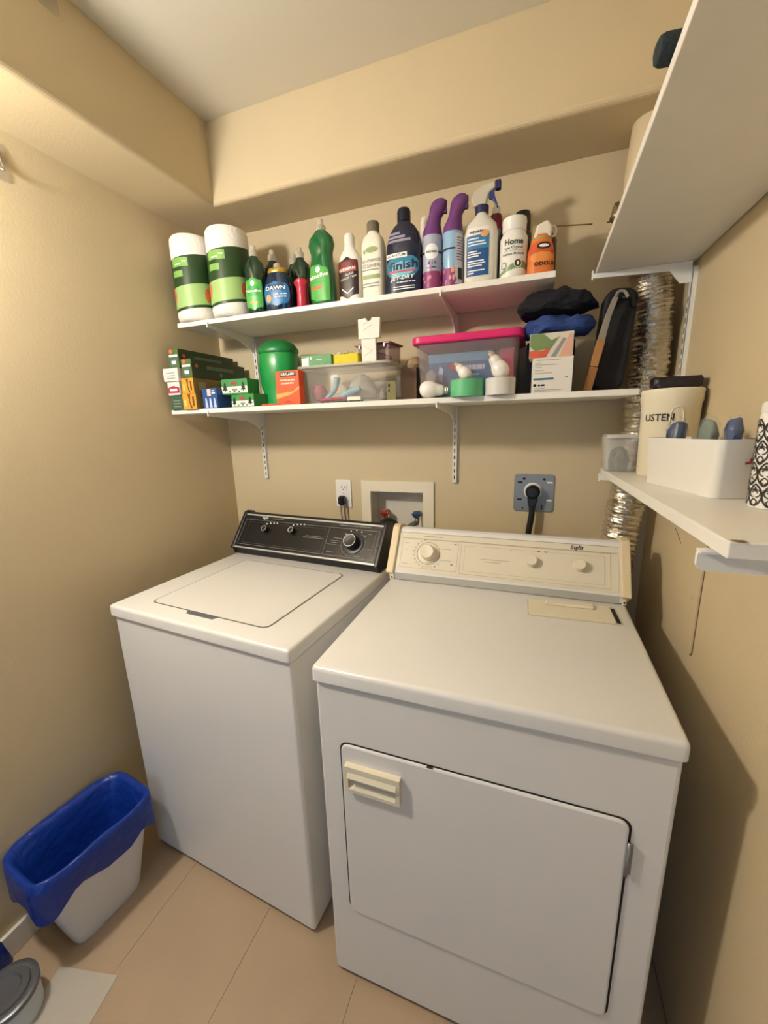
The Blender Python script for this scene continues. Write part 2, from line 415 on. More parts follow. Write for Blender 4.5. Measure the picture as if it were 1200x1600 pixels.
def fr(parent, x0, v0, x1, v1, w, mat, fmap, name='printed_line'):
    for a in ((x0, v0, x1, v0+w), (x0, v1-w, x1, v1), (x0, v0, x0+w, v1), (x1-w, v0, x1, v1)):
        rect(parent, *a, mat, fmap, name)
FC = M('console_face_cream', 'DDD5C0', .38)
TAN = M('tan_ink', 'A9A08C', .5)
c0 = conmap(0, 0)
rect(D, .020, .006, dw-.020, .136, FC, conmap(0, 0, .0006), 'control_panel')
boxes('silver_trim', [((.02, .5105, .9165), (dw-.02, .5125, .9375))], SILVER, D)
fr(D, .032, .018, .218, .116, .0009, TAN, c0); fr(D, .226, .014, dw-.04, .116, .0009, TAN, c0); fr(D, .238, .024, dw-.055, .106, .0006, TAN, c0)
rect(D, .020, .117, dw-.020, .1185, TAN, c0, 'printed_line')
rect(D, .020, .1355, dw-.020, .1375, TAN, c0, 'printed_line')
def knob(parent, x, v, r, h, m, fmapc, skirt=0, pts=20, axes=None):
    t = thing('knob', None, None); t.parent = parent
    eu, ev, en = axes
    c = Vector(fmapc(x, v, .001))
    t.matrix_local = Matrix.Translation(c) @ Matrix((eu, ev, en)).transposed().to_4x4()
    if skirt: lathe('skirt', [(skirt, 0), (skirt, .003), (r, .005)], m, t, N=pts)
    lathe('grip', [(r, 0), (r, h*.7), (r*.88, h), (r*.5, h*.97), (.0005, h*.95)], m, t, N=pts)
    return t
dax = (Vector((1, 0, 0)), Vector((0, ey, ez)), Vector((0, -ez, ey)))
KC = M('knob_cream', 'E3DAC2', .35)
kk = knob(D, .123, .070, .024, .03, KC, con, .032, 24, dax)
knob(D, .437, .073, .0165, .022, KC, con, 0, 20, dax); knob(D, .566, .073, .0165, .022, KC, con, 0, 20, dax)
def circ(parent, x, v, r, w, mat, fmap, n=36, a0=0, a1=360, name='printed_ring'):
    V, F = [], []
    for i in range(n+1):
        t = math.radians(a0+(a1-a0)*i/n)
        V += [fmap(x+r*math.cos(t), v+r*math.sin(t)), fmap(x+(r+w)*math.cos(t), v+(r+w)*math.sin(t))]
    for i in range(n): F.append((2*i, 2*i+1, 2*i+3, 2*i+2))
    return mesh(name, V, F, mat, parent)
circ(D, .123, .070, .0365, .0012, M('brown_ink', '6B6152', .5), c0); circ(D, .123, .070, .045, .0008, TAN, c0, a0=100, a1=330)
for k in range(14):
    a = math.radians(110+k*16); rect(D, -.0012, -.002, .0012, .002, BLACKINK if k % 4 == 0 else TAN, lambda u, v, a=a: con(.123+.049*math.cos(a)+u, .070+.049*math.sin(a)+v, .0012), 'dial_mark')
for x, v, w in ((.203, .105, .009), (.198, .038, .007), (.375, .100, .003), (.452, .104, .008), (.472, .104, .008)):
    rect(D, x, v, x+w, v+.003, M('brown_ink'), c0, 'printed_mark')
for x, v, w in ((.04, .100, .016), (.04, .078, .012), (.04, .03, .02), (.155, .088, .04), (.16, .05, .04), (.29, .066, .085), (.30, .058, .05)):
    rect(D, x, v, x+w, v+.0016, TAN, c0, 'printed_mark')
bars(D, c0, [(.10, .165, .1255)], TAN, .003)
text(D, 'Inglis', .017, BLACKINK, conmap(.558, .1265), .02, .35)
# lint filter door in the top
t = thing('lint_screen', None, None, (.437, .378, .914)); t.parent = D; t.rotation_euler = (0, 0, .04)
prism('slot', rrect(-.003, -.002, .222, .098, .006), 'z', -.001, .0008, M('slot_shade', 'C8BEA6', .5), t)  # darker cream border paints the shade of the slot round the flap
prism('flap', rrect(0, 0, .205, .095, .006), 'z', .0006, .0045, CREAM, t, .0012)
prism('finger_grip', rrect(.045, .062, .165, .088, .004), 'z', .004, .012, CREAM, t, .003)
box('end_slot', (.208, .006, .0004), (.2165, .088, .0016), DARK, t)

# ================================================================== WASHER
Wm = thing('washing_machine', 'white top-loading washing machine with a black control console', 'washer', (.1224, -.7506, 0), -.0842)
ww = .670
box('cabinet', (.004, .010, .012), (ww-.004, .62, .870), ENAMEL2, Wm, .009, 3)
box('kick_plate', (.02, .03, 0), (ww-.02, .58, .013), BLACKM, Wm)
bm = bmesh.new(); bmbox(bm, (0, 0, .874), (ww, .64, .907))
bmesh.ops.bevel(bm, geom=[e for e in bm.edges if all(v.co.z > .9 for v in e.verts) or abs(e.verts[0].co.z-e.verts[1].co.z) > .01], offset=.010, segments=4, affect='EDGES', profile=.5)
o = frombm('top', bm, ENAMEL, Wm, True); autosm(o, 50)
box('seam', (.006, .012, .869), (ww-.006, .61, .8745), DARK, Wm)
prism('lid_gap', rrect(.105, .062, .553, .466, .022), 'z', .9065, .9074, M('lid_gap_shade', '6E6A62', .6), Wm)  # flat dark grey strip, shade of the lid gap put into the colour
prism('lid', rrect(.1095, .0665, .5485, .4615, .02), 'z', .907, .9088, ENAMEL, Wm, .0012)
prism('finger_notch', [(.275, .0475), (.375, .0475), (.385, .0655), (.265, .0655)], 'z', .9068, .9078, M('notch_grey', '5E6266', .5), Wm)
# black console
wc = [(.520, .907), (.512, .932), (.500, .938), (.596, 1.060), (.606, 1.064), (.640, 1.055), (.640, .907)]
prism('console_body', wc, 'x', .010, ww-.022, BLACKP, Wm, .002)
for x0, x1 in ((-.004, .012), (ww-.024, ww-.008)):
    prism('end_cap', [(.516, .9075), (.508, .930), (.494, .936), (.594, 1.066), (.610, 1.070), (.645, 1.060), (.645, .9075)], 'x', x0, x1, BLACKP, Wm, .004)
W0, W1 = (.500, .938), (.596, 1.060)
wl = math.hypot(W1[0]-W0[0], W1[1]-W0[1]); wy, wz = (W1[0]-W0[0])/wl, (W1[1]-W0[1])/wl
def wcon(x, v, off=.0012): return (x, W0[0]+wy*v-wz*off, W0[1]+wz*v+wy*off)
wmap = lambda x0, v0, off=.0014: (lambda u, v: wcon(x0+u, v0+v, off))
w0 = wmap(0, 0)
X1 = ww-.026
rect(Wm, .016, .010, X1, .134, BLACKG, wmap(0, 0, .0006), 'control_panel')
rect(Wm, .014, .0015, X1+.002, .0075, SILVER, w0, 'chrome_strip')
rect(Wm, .014, .146, X1+.002, .1525, SILVER, w0, 'chrome_strip')
fr(Wm, .022, .018, X1-.006, .128, .0013, GREYINK, w0)
fr(Wm, .045, .026, X1-.225, .118, .0009, M('dim_ink', '55504C', .5), w0)
rect(Wm, .43, .018, .4312, .128, GREYINK, w0, 'printed_line')
kx, kv = .545, .072
circ(Wm, kx, kv, .047, .0012, GREYINK, w0, a0=-40, a1=20); circ(Wm, kx, kv, .047, .0012, GREYINK, w0, a0=150, a1=280)
for a, b, c_, d in ((.59, .055, X1-.02, .056), (.60, .045, .601, .02), (.51, .018, .511, .035), (.435, .06, .50, .061), (.625, .055, .626, .02), (X1-.02, .055, X1-.019, .118)):
    rect(Wm, a, b, c_, d, GREYINK, w0, 'printed_line')
wax = (Vector((1, 0, 0)), Vector((0, wy, wz)), Vector((0, -wz, wy)))
kb = knob(Wm, kx, kv, .027, .034, BLACKP, wcon, .040, 26, wax)
lathe('knob_ring', [(.0215, .0325), (.0235, .0325), (.0235, .0345), (.0215, .0345), (.0215, .0325)], SILVER, kb, N=26)
for x, v in ((.143, .088), (.272, .094)):
    k_ = knob(Wm, x, v, .0135, .02, BLACKP, wcon, 0, 18, wax)
    lathe('knob_ring', [(.0100, .0190), (.0118, .0190), (.0118, .0208), (.0100, .0208), (.0100, .0190)], SILVER, k_, N=18)
    for q, (dx, dv) in enumerate(((-.012, .024), (.006, .028), (.022, .030), (.038, .031))):
        rect(Wm, x+dx, v+dv, x+dx+.006, v+dv+.005, WHITEINK, w0, 'printed_mark')
for x, v, w in ((.335, .082, .075), (.325, .076, .09), (.46, .085, .035), (.45, .075, .045), (.455, .067, .03), (X1-.05, .113, .014), (X1-.075, .105, .02), (X1-.085, .025, .03), (.445, .03, .03)):
    rect(Wm, x, v, x+w, v+.0018, GREYINK, w0, 'printed_mark')
for k in range(5):
    a = math.radians(40+k*25); rect(Wm, kx+.052*math.cos(a)-.002, kv+.052*math.sin(a)-.002, kx+.052*math.cos(a)+.002, kv+.052*math.sin(a)+.002, WHITEINK, w0, 'dial_mark')
text(Wm, 'Inglis', .015, WHITEINK, wmap(.115, .1395), .015, .35)
bars(Wm, w0, [(.155, .21, .137)], M('gold_ink', '8D6E4A', .5), .004)
bars(Wm, w0, [(.47, .60, .138)], GREYINK, .003)

# ================================================================== WALL FIXTURES
# outlet
t = thing('wall_outlet', 'white duplex wall outlet with a black plug above the washer', 'outlet', (.5625, 0, 1.0715))
prism('cover_plate', rrect(-.0352, 0, .0352, .1149, .004), 'y', -.006, 0, WHITEP, t, .0018)
for zz, nm in ((.083, 'socket'), (.033, 'socket')):
    s = prism('socket', rrect(-.0165, zz-.014, .0165, zz+.014, .009), 'y', -.0078, -.004, WHITEP, t, .0006)
    boxes('slots', [((-.0075, -.0084, zz-.003), (-.0055, -.0076, zz+.007)), ((.0055, -.0084, zz-.003), (.0075, -.0076, zz+.006)), ((-.002, -.0084, zz-.010), (.002, -.0076, zz-.006))], DARK, s)
lathe('screw', [(.003, 0), (.003, .001), (.001, .0014)], SILVER, t, N=10, loc=(0, -.006, .058), axis='y')
t = thing('power_cord', 'black plug with twin grey cord hanging from the duplex outlet', 'power cord', (.5625, 0, 1.0715))
bm = bmesh.new(); bmbox(bm, (-.015, -.036, .012), (.013, -.0082, .050)); bmesh.ops.bevel(bm, geom=list(bm.edges), offset=.005, segments=2, affect='EDGES')
frombm('plug', bm, BLACKP, t)
for dx in (-.006, .008):
    tube('cord', [(dx, -.026, .016), (dx, -.024, -.02), (dx+.004, -.022, -.07), (dx+.006, -.020, -.16), (dx+.01, -.02, -.28)], .0035, M('cord_grey', '8F8675', .6), t, N=8)
# dryer outlet
t = thing('dryer_outlet', 'grey square cover plate with round dryer receptacle on back wall', 'outlet', (1.312, 0, 1.089))
GP = M('galvanised_plate', '8F9498', .45, metal=.45, var=.08, vscale=30)
prism('cover_plate', rrect(-.067, 0, .067, .134, .010), 'y', -.005, 0, GP, t, .001)
lathe('receptacle', [(.030, 0), (.030, .006), (.026, .008), (.001, .008)], WHITEP, t, N=28, loc=(-.003, -.005, .075), axis='y')
for x, z, w in ((-.055, .105, .012), (-.055, .043, .012), (-.039, .118, .006), (.028, .117, .006), (.043, .106, .018), (.043, .042, .018), (-.037, .010, .005), (.028, .013, .004), (.028, .022, .004)):
    box('knockout', (x, -.0056, z-.003), (x+w, -.0048, z+.003), DARK if x < .04 else WHITEINK, t)
    if w in (.012, .006): lathe('key_hole', [(.0042, 0), (.0042, .0008), (.0005, .0008)], DARK, t, N=12, loc=(x+w, -.005, z), axis='y')
t = thing('power_cord', 'thick black dryer cord and round plug on the grey cover plate', 'power cord', (1.309, 0, 1.089))
lathe('plug', [(.023, 0), (.025, .012), (.024, .026), (.016, .034), (.001, .035)], BLACKP, t, N=22, loc=(0, -.0135, .075), axis='y')
prism('plug_neck', [(-.021, .078), (.021, .078), (.012, .022), (-.012, .022)], 'y', -.040, -.020, BLACKP, t, .004)
tube('cord', [(0, -.031, .030), (0, -.033, -.01), (-.006, -.036, -.06), (-.010, -.04, -.12), (-.012, -.045, -.22)], .0105, BLACKP, t, N=12)
# recessed supply box
t = thing('washer_supply_box', 'recessed cream washer supply box with a white frame in back wall', 'supply box', (.797, 0, .965))
FRM = M('cream_frame', 'EAE0C8', .45); INB = M('box_interior', 'DAD4C6', .5)
F_ = [(-.152, .222), (.152, .222), (.152, -.03), (-.152, -.03)]
boxes('frame', [((-.152, -.008, .178), (.152, 0, .222)), ((-.152, -.008, -.03), (-.112, 0, .178)), ((.110, -.008, -.03), (.152, 0, .178)), ((-.112, -.008, -.03), (.110, 0, -.012))], FRM, t)
boxes('recess', [((-.1135, 0, -.0245), (.1105, .085, -.020)), ((-.1135, 0, .178), (.1105, .085, .1815)), ((-.1135, 0, -.02), (-.110, .085, .178)), ((.107, 0, -.02), (.1105, .085, .178)), ((-.1135, .081, -.02), (.1105, .085, .178))], INB, t)
def tap(name, x, m, lab, hx):
    t = thing(name, lab, 'tap', (x, .078, 1.045))
    tube('stem', [(0, 0, 0), (0, -.04, 0)], .008, M('brass', 'A88B5A', .35, metal=.9), t, N=10, k=1)
    tube('spout', [(0, -.026, 0), (0, -.03, -.02), (hx, -.034, -.034)], .009, M('brass'), t, N=10)
    o = lathe('handle', [(.004, 0), (.016, .001), (.017, .008), (.006, .012), (.001, .012)], m, t, N=8, loc=(0, -.04, 0), axis='y')
    box('handle_bar', (-.019, -.050, -.005), (.019, -.042, .005), m, t, .002)
tap('water_tap', .730, M('red_handle', '8E2620', .4), 'red-handled brass water tap inside the supply box', 0)
tap('water_tap', .868, M('blue_handle', '243F63', .4), 'blue-handled brass water tap inside the supply box', 0)
t = tube('water_hose', [(.730, .044, 1.008), (.735, .02, .99), (.745, -.03, .975), (.748, -.075, .98), (.73, -.085, .93), (.71, -.06, .80), (.70, -.05, .60)], .013, BLACKP, None, N=12)
props(t, 'black rubber hose from the red tap down behind the washer', 'hose')
t = tube('water_hose', [(.868, .044, 1.008), (.855, .015, 1.005), (.825, -.03, .985), (.795, -.07, .95), (.782, -.06, .85), (.78, -.05, .62)], .011, M('hose_grey', '6E6E6C', .5), None, N=12)
props(t, 'grey rubber hose from the blue tap down behind the appliances', 'hose')
tube('drain_hose', [(.775, -.11, .62), (.772, -.115, .85), (.762, -.125, .985), (.775, -.10, 1.035), (.79, -.055, 1.03), (.80, -.01, .995), (.80, .03, .96)], .017, M('hose_black', '1A1A1C', .45), None, N=14)
props(bpy.data.objects['drain_hose'], 'thick black drain hose arching between washer console and supply box', 'hose')
# hooks near the ceiling
for nm, lab, loc, rz in (('adhesive_hook', 'clear adhesive hook with chrome wire high on the left wall', (0.0005, -.735, 2.045), PI/2), ('adhesive_hook', 'clear adhesive hook with chrome wire on the left bulkhead', (BX+.0005, -.700, 2.345), PI/2)):
    t = thing(nm, lab, 'hook', loc, rz, 'clear hooks')
    prism('backing', rrect(-.025, 0, .025, .085, .01), 'y', -.0025, 0, CLEARP, t, .0006)
    tube('wire', [(-.008, -.004, .06), (-.008, -.012, .025), (0, -.028, .012), (.008, -.012, .025), (.008, -.004, .06)], .0022, CHROME, t, N=8)
    box('wire_clip', (-.012, -.008, .052), (.012, -.002, .066), CLEARP, t, .002)
# duct
t = thing('dryer_duct', 'crinkled silver foil dryer duct rising in the right back corner', 'duct', (0, 0, 0))
random.seed(3)
jit = [[random.uniform(-1, 1) for _ in range(40)] for _ in range(700)]
def duct_r(R0):
    def f(i, tt, s):
        j = int(tt/(2*PI)*28) % 28
        sp = math.sin(i*PI/2+tt)
        return R0*(1+.050*sp+.030*jit[i % 700][j]+.03*jit[(i//6) % 700][j//2])
    return f
dp = [(1.555, -.105, .50), (1.558, -.105, .80), (1.576, -.10, 1.05), (1.600, -.095, 1.30), (1.605, -.09, 1.60), (1.590, -.092, 1.78), (1.552, -.10, 1.89), (1.545, -.10, 1.985)]
o = tube('foil_hose', dp, .05, FOIL, t, N=28, k=62, rf=duct_r(.051)); autosm(o, 28)
PIPE = M('painted_pipe', 'D8C8A6', .5)
tube('pipe', [(1.546, -.10, 1.972), (1.548, -.10, 2.00), (1.548, -.10, 2.06), (1.556, -.10, 2.16), (1.556, -.10, 2.18)], .049, PIPE, t, N=24)
tube('tape_collar', [(1.545, -.10, 1.970), (1.547, -.10, 2.000)], .0525, M('foil_tape', 'B9AE98', .4, metal=.5, bump=.5, bscale=60), t, N=24, k=3)
o = crumple('torn_foil', [(0, .004, .004), (.012, .014, .010), (.03, .016, .012), (.05, .010, .008), (.056, .002, .002)], M('dull_foil', '7A6A4E', .4, metal=.6), t, .006, 60, 18, 2); o.location = (1.483, -.150, 1.918)
tube('loose_wire', [(1.480, -.150, 1.935), (1.470, -.153, 1.928), (1.458, -.155, 1.925)], .002, M('brown_wire', '6B5334', .5, metal=.5), t, N=6)

# ================================================================== UPPER SHELF: PAPER TOWELS AND BOTTLES
DKG = M('print_dark_green', '24401F', .4); LTG = M('print_light_green', '9DBE77', .4); ORG = M('print_orange', 'D9693F', .4); MIDG = M('print_mid_green', '7FAE57', .4)
PAPER = M('paper_white', 'EDE8DF', .75, bump=.25, bscale=120)
WRAP = M('wrap_film', 'EDE8DF', .22, bump=.2, bscale=40)
def towel(x, lab):
    R, H = .071, .277
    t = thing('paper_towel_roll', lab, 'paper towels', (x, -.222, ZU), 0, 'wrapped paper towel rolls')
    sec = [(0, .060, .060), (.006, .068, .068), (.018, R, R), (.25, R, R), (.268, R*.985, R*.985), (H, .064, .064)]
    lathe('roll', [(r, z) for z, r, _ in sec]+[(.022, H), (.021, H-.02), (.001, H-.02)], PAPER, t, N=36)
    mp = surf(sec, .0009)
    P2 = 2*PI*R
    def band(z0, z1, m, a0=0, a1=1, nm='printed_band', off=.0009):
        mq = surf(sec, off); n = 40; V, F = [], []
        for i in range(n+1):
            s = a0+(a1-a0)*i/n; u = (s-.5)*P2; wv = .010*math.sin(2*PI*s*1.0+2.4)
            V += [mq(u, z0+wv), mq(u, z1+wv)]
        for i in range(n): F.append((2*i, 2*i+2, 2*i+3, 2*i+1))
        return mesh(nm, V, F, m, t, True)
    band(.118, .210, DKG); band(.048, .118, LTG, off=.0010); band(.040, .049, DKG, off=.0012)
    m2 = surf(sec, .0014)
    for z0, z1 in ((.172, .200), (.140, .160)):
        patch(t, m2, z0, z1, (-.030, .036) if z0 > .17 else (-.030, .014), MIDG, name='printed_panel')
    bars(t, surf(sec, .0018), [(-.014, .010, .178), (.016, .030, .186)], WHITEINK, .004)
    for u in (-.040, .092):
        patch(t, m2, .060, .108, lambda k, u=u: (u-.010*(1-abs(2*k-1)**3)-.001, u+.010*(1-abs(2*k-1)**3)+.001), ORG, nu=5, name='printed_oval')
    # gathered film on the top edge
    crumple('film_gather', [(H-.004, .058, .058), (H+.004, .05, .05), (H+.006, .03, .03), (H+.002, .024, .024)], WRAP, t, .006, 45, seed=x, caps=False)
    return t
towel(.112, 'wrapped paper towel roll in green printed film, leftmost on upper shelf')
towel(.270, 'wrapped paper towel roll in green printed film, next to the dish soap bottles')

GREENLIQ = M('green_soap', '0F6A3A', .12, coat=.6); DKGREENLIQ = M('dark_green_soap', '12301F', .12, coat=.6); BLUELIQ = M('blue_soap', '0D2440', .1, coat=.6)
CLEARCAP = M('clear_cap', 'CFC7B4', .2, alpha=.6)
def capof(parent, z, r, h, m, cx=0, cy=0, name='cap', top=.85):
    return lathe(name, [(r, z), (r, z+h*.8), (r*top, z+h), (.001, z+h)], m, parent, N=20, loc=(cx, cy, 0))
def bottle(name, lab, x, y, sec, m, rz=0, cat='bottle', group='cleaning bottles on the upper shelf', z=None):
    t = thing(name, lab, cat, (x, y, ZU if z is None else z), rz, group)
    loft('bottle_body', sec, m, t, N=32)
    return t
# dark green dish soap beside the paper towels
sec = [(0, .030, .022, 2.6), (.005, .034, .025, 2.6), (.06, .036, .026, 2.4), (.11, .033, .024, 2.2), (.135, .038, .026, 2.2), (.155, .034, .024, 2), (.172, .016, .015, 2), (.18, .013, .013, 2)]
def dishsoap(lab, x, y, m, labelled, rz=0, s=1):
    sc = [(a[0]*s, a[1]*s, a[2]*s, a[3]) for a in sec]
    t = bottle('dish_soap_bottle', lab, x, y, sc, m, rz)
    c = thing('cap', None, None); c.parent = t
    capof(c, .178*s, .0145*s, .02*s, CLEARCAP, name='collar'); capof(c, .196*s, .009*s, .016*s, CLEARCAP, name='spout')
    if labelled:
        patch(t, surf(sc), .008*s, .112*s, rnd(.028*s, 5), M('label_lime', '4FA84C', .35))
        patch(t, surf(sc, .0012), .052*s, .085*s, lambda k: (-.020*s*math.sin(PI*(.2+.6*k)), .020*s*math.sin(PI*(.2+.6*k))), M('label_green', '2C9A4A', .35), name='printed_panel')
        text(t, 'Palmolive', .0125*s, WHITEINK, lambda u, v: surf(sc, .0018)(u, .068*s+v), .02)
        disc(t, 0, .092*s, .006*s, .009*s, WHITEINK, surf(sc, .0014), 'printed_emblem')
        patch(t, surf(sc, .0012), .030*s, .036*s, (-.012*s, .012*s), M('label_amber', 'D29A4A', .4), name='printed_panel')
    return t
dishsoap('dark green dish soap bottle with clear cap and lime label beside the blue one', .386, -.240, DKGREENLIQ, True, .15)
# blue dish soap with a gold band
sec_d = [(0, .044, .024, 2.6), (.006, .048, .027, 2.6), (.06, .050, .028, 2.4), (.095, .044, .026, 2.3), (.118, .034, .022, 2.2)]
t = bottle('dish_soap_bottle', 'dark blue dish soap bottle with a gold collar and round blue label', .470, -.232, sec_d, BLUELIQ, .12)
loft('collar', [(.116, .033, .021), (.119, .035, .023), (.130, .034, .022), (.133, .030, .019)], GOLD, t)
capof(t, .132, .012, .016, CLEARCAP)
patch(t, surf(sec_d), .014, .090, rnd(.040, 2.6), M('label_blue', '2A6FA8', .35))
patch(t, surf(sec_d, .0012), .062, .080, lambda k: (-.026+.006*k, .026-.006*k), M('label_navy', '17345E', .35), name='printed_panel')
text(t, 'DAWN', .017, WHITEINK, lambda u, v: surf(sec_d, .0018)(u, .068+v), .025)
text(t, '50%', .009, WHITEINK, lambda u, v: surf(sec_d, .0018)(u+.002, .048+v), .015); bars(t, surf(sec_d, .0018), [(.014, .032, .048), (-.004, .030, .040)], WHITEINK, .003)
disc(t, -.020, .038, .008, .013, M('label_peach', 'D8A26A', .5), surf(sec_d, .0014), 'printed_emblem')
dishsoap('dark green bottle with clear cap directly behind the blue dish soap', .390, -.135, DKGREENLIQ, False, 0, 1.10)
dishsoap('second dark green bottle with clear cap behind the blue dish soap', .452, -.095, DKGREENLIQ, False, 0, 1.06)
dishsoap('third dark green bottle with clear cap, nearest the red flared bottle', .520, -.165, DKGREENLIQ, False, 0, 1.0)
# red flared bottle
sec_r = [(0, .018, .018), (.004, .020, .020), (.05, .018, .018), (.068, .020, .019), (.078, .027, .024), (.084, .027, .024)]
t = bottle('small_bottle', 'small red bottle with a flared red top between dark green and bright green bottles', .557, -.228, sec_r, M('red_plastic', 'B0203A', .3, coat=.3))
capof(t, .084, .022, .006, M('red_plastic'), name='cap')
# cream slim bottle behind
t = bottle('cleaner_bottle', 'slim cream bottle mostly hidden behind the bright green dish soap', .562, -.115, [(0, .020, .016), (.01, .023, .018), (.15, .023, .018), (.165, .012, .012), (.172, .011, .011)], M('cream_bottle', 'E4DCC4', .4))
capof(t, .170, .012, .03, M('cream_bottle'))
# bright green dish soap
sec_p = [(0, .038, .026, 3), (.006, .042, .029, 3), (.10, .042, .029, 2.8), (.135, .037, .026, 2.5), (.155, .037, .026, 2.3), (.178, .045, .030, 2.3), (.198, .042, .028, 2.1), (.214, .026, .020, 2), (.222, .016, .015, 2)]
t = bottle('dish_soap_bottle', 'tall bright green dish soap bottle with a waisted neck and lime label', .634, -.222, sec_p, M('bright_green_soap', '0B5E32', .12, coat=.6), -.12)
c = thing('cap', None, None); c.parent = t
capof(c, .220, .0165, .016, CLEARCAP, name='collar'); capof(c, .235, .010, .018, CLEARCAP, name='spout')
patch(t, surf(sec_p), .012, .118, lambda k: (-.035*min(1, (k*6+.35)), .032*(1 if k < .7 else math.sqrt(max(0, 1-((k-.7)/.3)**2))*.9+.1)), M('label_lime'))
text(t, 'Palmolive', .0165, WHITEINK, lambda u, v: surf(sec_p, .0018)(u-.003, .085+v+u*.15), .03)
disc(t, 0, .104, .007, .009, WHITEINK, surf(sec_p, .0014), 'printed_emblem')
patch(t, surf(sec_p, .0012), .066, .069, (-.025, .02), M('label_green'), name='printed_line'); patch(t, surf(sec_p, .0012), .047, .056, (-.022, .010), M('label_amber2', 'D9673C', .4), name='printed_panel')
# cooktop cleaner: white with a dark brown label
sec_c = [(0, .035, .022, 3), (.005, .038, .024, 3), (.115, .038, .024, 2.8), (.138, .030, .021, 2.4), (.156, .018, .016, 2), (.165, .017, .016, 2)]
t = bottle('cleaner_bottle', 'white cooktop cleaner bottle with a dark brown label and tapering cap', .732, -.222, sec_c, WHITEP, -.1)
capof(t, .163, .017, .033, WHITEP, top=.8)
patch(t, surf(sec_c), .008, .128, rnd(.031, 6), M('label_brown', '2F2320', .35))
patch(t, surf(sec_c, .0012), .094, .118, lambda k: (-.028+.004*k, .028-.004*k), M('label_maroon', '6A2A2A', .35), name='printed_panel')
patch(t, surf(sec_c, .0014), .086, .098, (-.022, .024), M('label_red', 'B5524A', .4), name='printed_panel')
text(t, 'WEIMAN', .011, WHITEINK, lambda u, v: surf(sec_c, .0020)(u, .092+v+u*.12), .02)
text(t, 'GLASS', .008, WHITEINK, lambda u, v: surf(sec_c, .0018)(u+.006, .078+v+u*.2), .01); text(t, 'COOK TOP', .008, WHITEINK, lambda u, v: surf(sec_c, .0018)(u+.003, .067+v+u*.2), .01)
for s_ in (-1, 1): poly(t, [(0, .022), (s_*.016, .036), (s_*.016, .040), (0, .026)], WHITEINK, surf(sec_c, .0014), 'printed_chevron')
# all purpose cleaner, grey cap
sec_a = [(0, .032, .024, 4), (.004, .035, .026, 4), (.15, .035, .026, 4), (.172, .030, .023, 3), (.184, .018, .017, 2), (.190, .017, .017, 2)]
t = bottle('cleaner_bottle', 'cream all-purpose cleaner bottle with a ribbed grey cap', .812, -.222, sec_a, M('cream_white', 'E8E3D2', .45), -.05)
o = capof(t, .188, .0195, .028, M('grey_cap', '6E6656', .45))
for z, s_, b_ in ((.104, 'ALL-PURPOSE', 0), (.090, 'CLEANER', 1)):
    text(t, s_, .0115 if not b_ else .0145, GREYINK, lambda u, v, z=z: surf(sec_a, .0014)(u*.72, z+v), .01)
patch(t, surf(sec_a, .001), .055, .066, (-.022, .022), M('label_olive', '8F9E63', .4), name='printed_panel')
disc(t, .003, .134, .016, .008, M('label_olive'), surf(sec_a, .001), 'printed_leaf'); disc(t, -.016, .130, .003, .006, M('label_olive'), surf(sec_a, .001), 'printed_leaf')
for z in (.040, .032, .078): patch(t, surf(sec_a, .001), z, z+.003, (-.024, .020), GREYINK, name='printed_line')
# navy rinse aid
NAVY = M('navy_plastic', '161A33', .25, coat=.3)
sec_f = [(0, .050, .026, 3), (.006, .055, .029, 3), (.13, .054, .029, 3), (.165, .047, .026, 2.4), (.185, .034, .022, 2.1), (.196, .020, .018, 2), (.2, .019, .018, 2)]
t = bottle('rinse_aid_bottle', 'wide navy blue rinse aid bottle with a dark round cap', .910, -.222, sec_f, NAVY)
capof(t, .199, .020, .034, M('navy_cap', '14162A', .3))
patch(t, surf(sec_f), .006, .092, lambda k: (-.044, .044), M('label_deep_blue', '12203F', .3))
patch(t, surf(sec_f, .0011), .040, .106, rnd(.040, 2), M('label_teal', '2C7C9C', .3), name='printed_burst')
patch(t, surf(sec_f, .0013), .047, .088, rnd(.028, 2), M('label_cyan', '79BFD0', .3), name='printed_burst')
patch(t, surf(sec_f, .0014), .098, .111, lambda k: (-.040, .012), WHITEINK, name='printed_panel'); text(t, 'QUANTUM', .009, M('ink_navy', '1A2350', .5), lambda u, v: surf(sec_f, .0019)(u-.014, .1045+v), .01)
text(t, 'finish', .031, M('ink_navy'), lambda u, v: surf(sec_f, .0019)(u+.004, .076+v+u*.06), .03)
patch(t, surf(sec_f, .0016), .058, .063, (-.032, .030), M('label_red2', 'C04A5A', .4), name='printed_line')
text(t, 'JET-DRY', .014, WHITEINK, lambda u, v: surf(sec_f, .0019)(u, .043+v+u*.06), .02, .25); bars(t, surf(sec_f, .0019), [(-.012, .030, .030)], WHITEINK, .003)
for z in (.018, .012): patch(t, surf(sec_f, .0016), z, z+.0025, (-.020, .028), WHITEINK, name='printed_line')
disc(t, .030, .118, .014, .014, M('label_night', '0E1F36', .3), surf(sec_f, .0016), 'printed_emblem')
for k in range(3): patch(t, surf(sec_f, .0012), .140+.010*k, .147+.010*k, (-.034, .020-.012*k), M('print_lilac', '8F8CA0', .4), name='printed_line')
# white bottle behind
t = bottle('cleaner_bottle', 'white bottle peeking out between the navy bottle and the purple cans', .948, -.11, [(0, .028, .022), (.01, .032, .025), (.15, .032, .025), (.185, .020, .018), (.2, .015, .015)], WHITEP)
capof(t, .198, .017, .05, M('pale_cap', 'E6D9CF', .4))
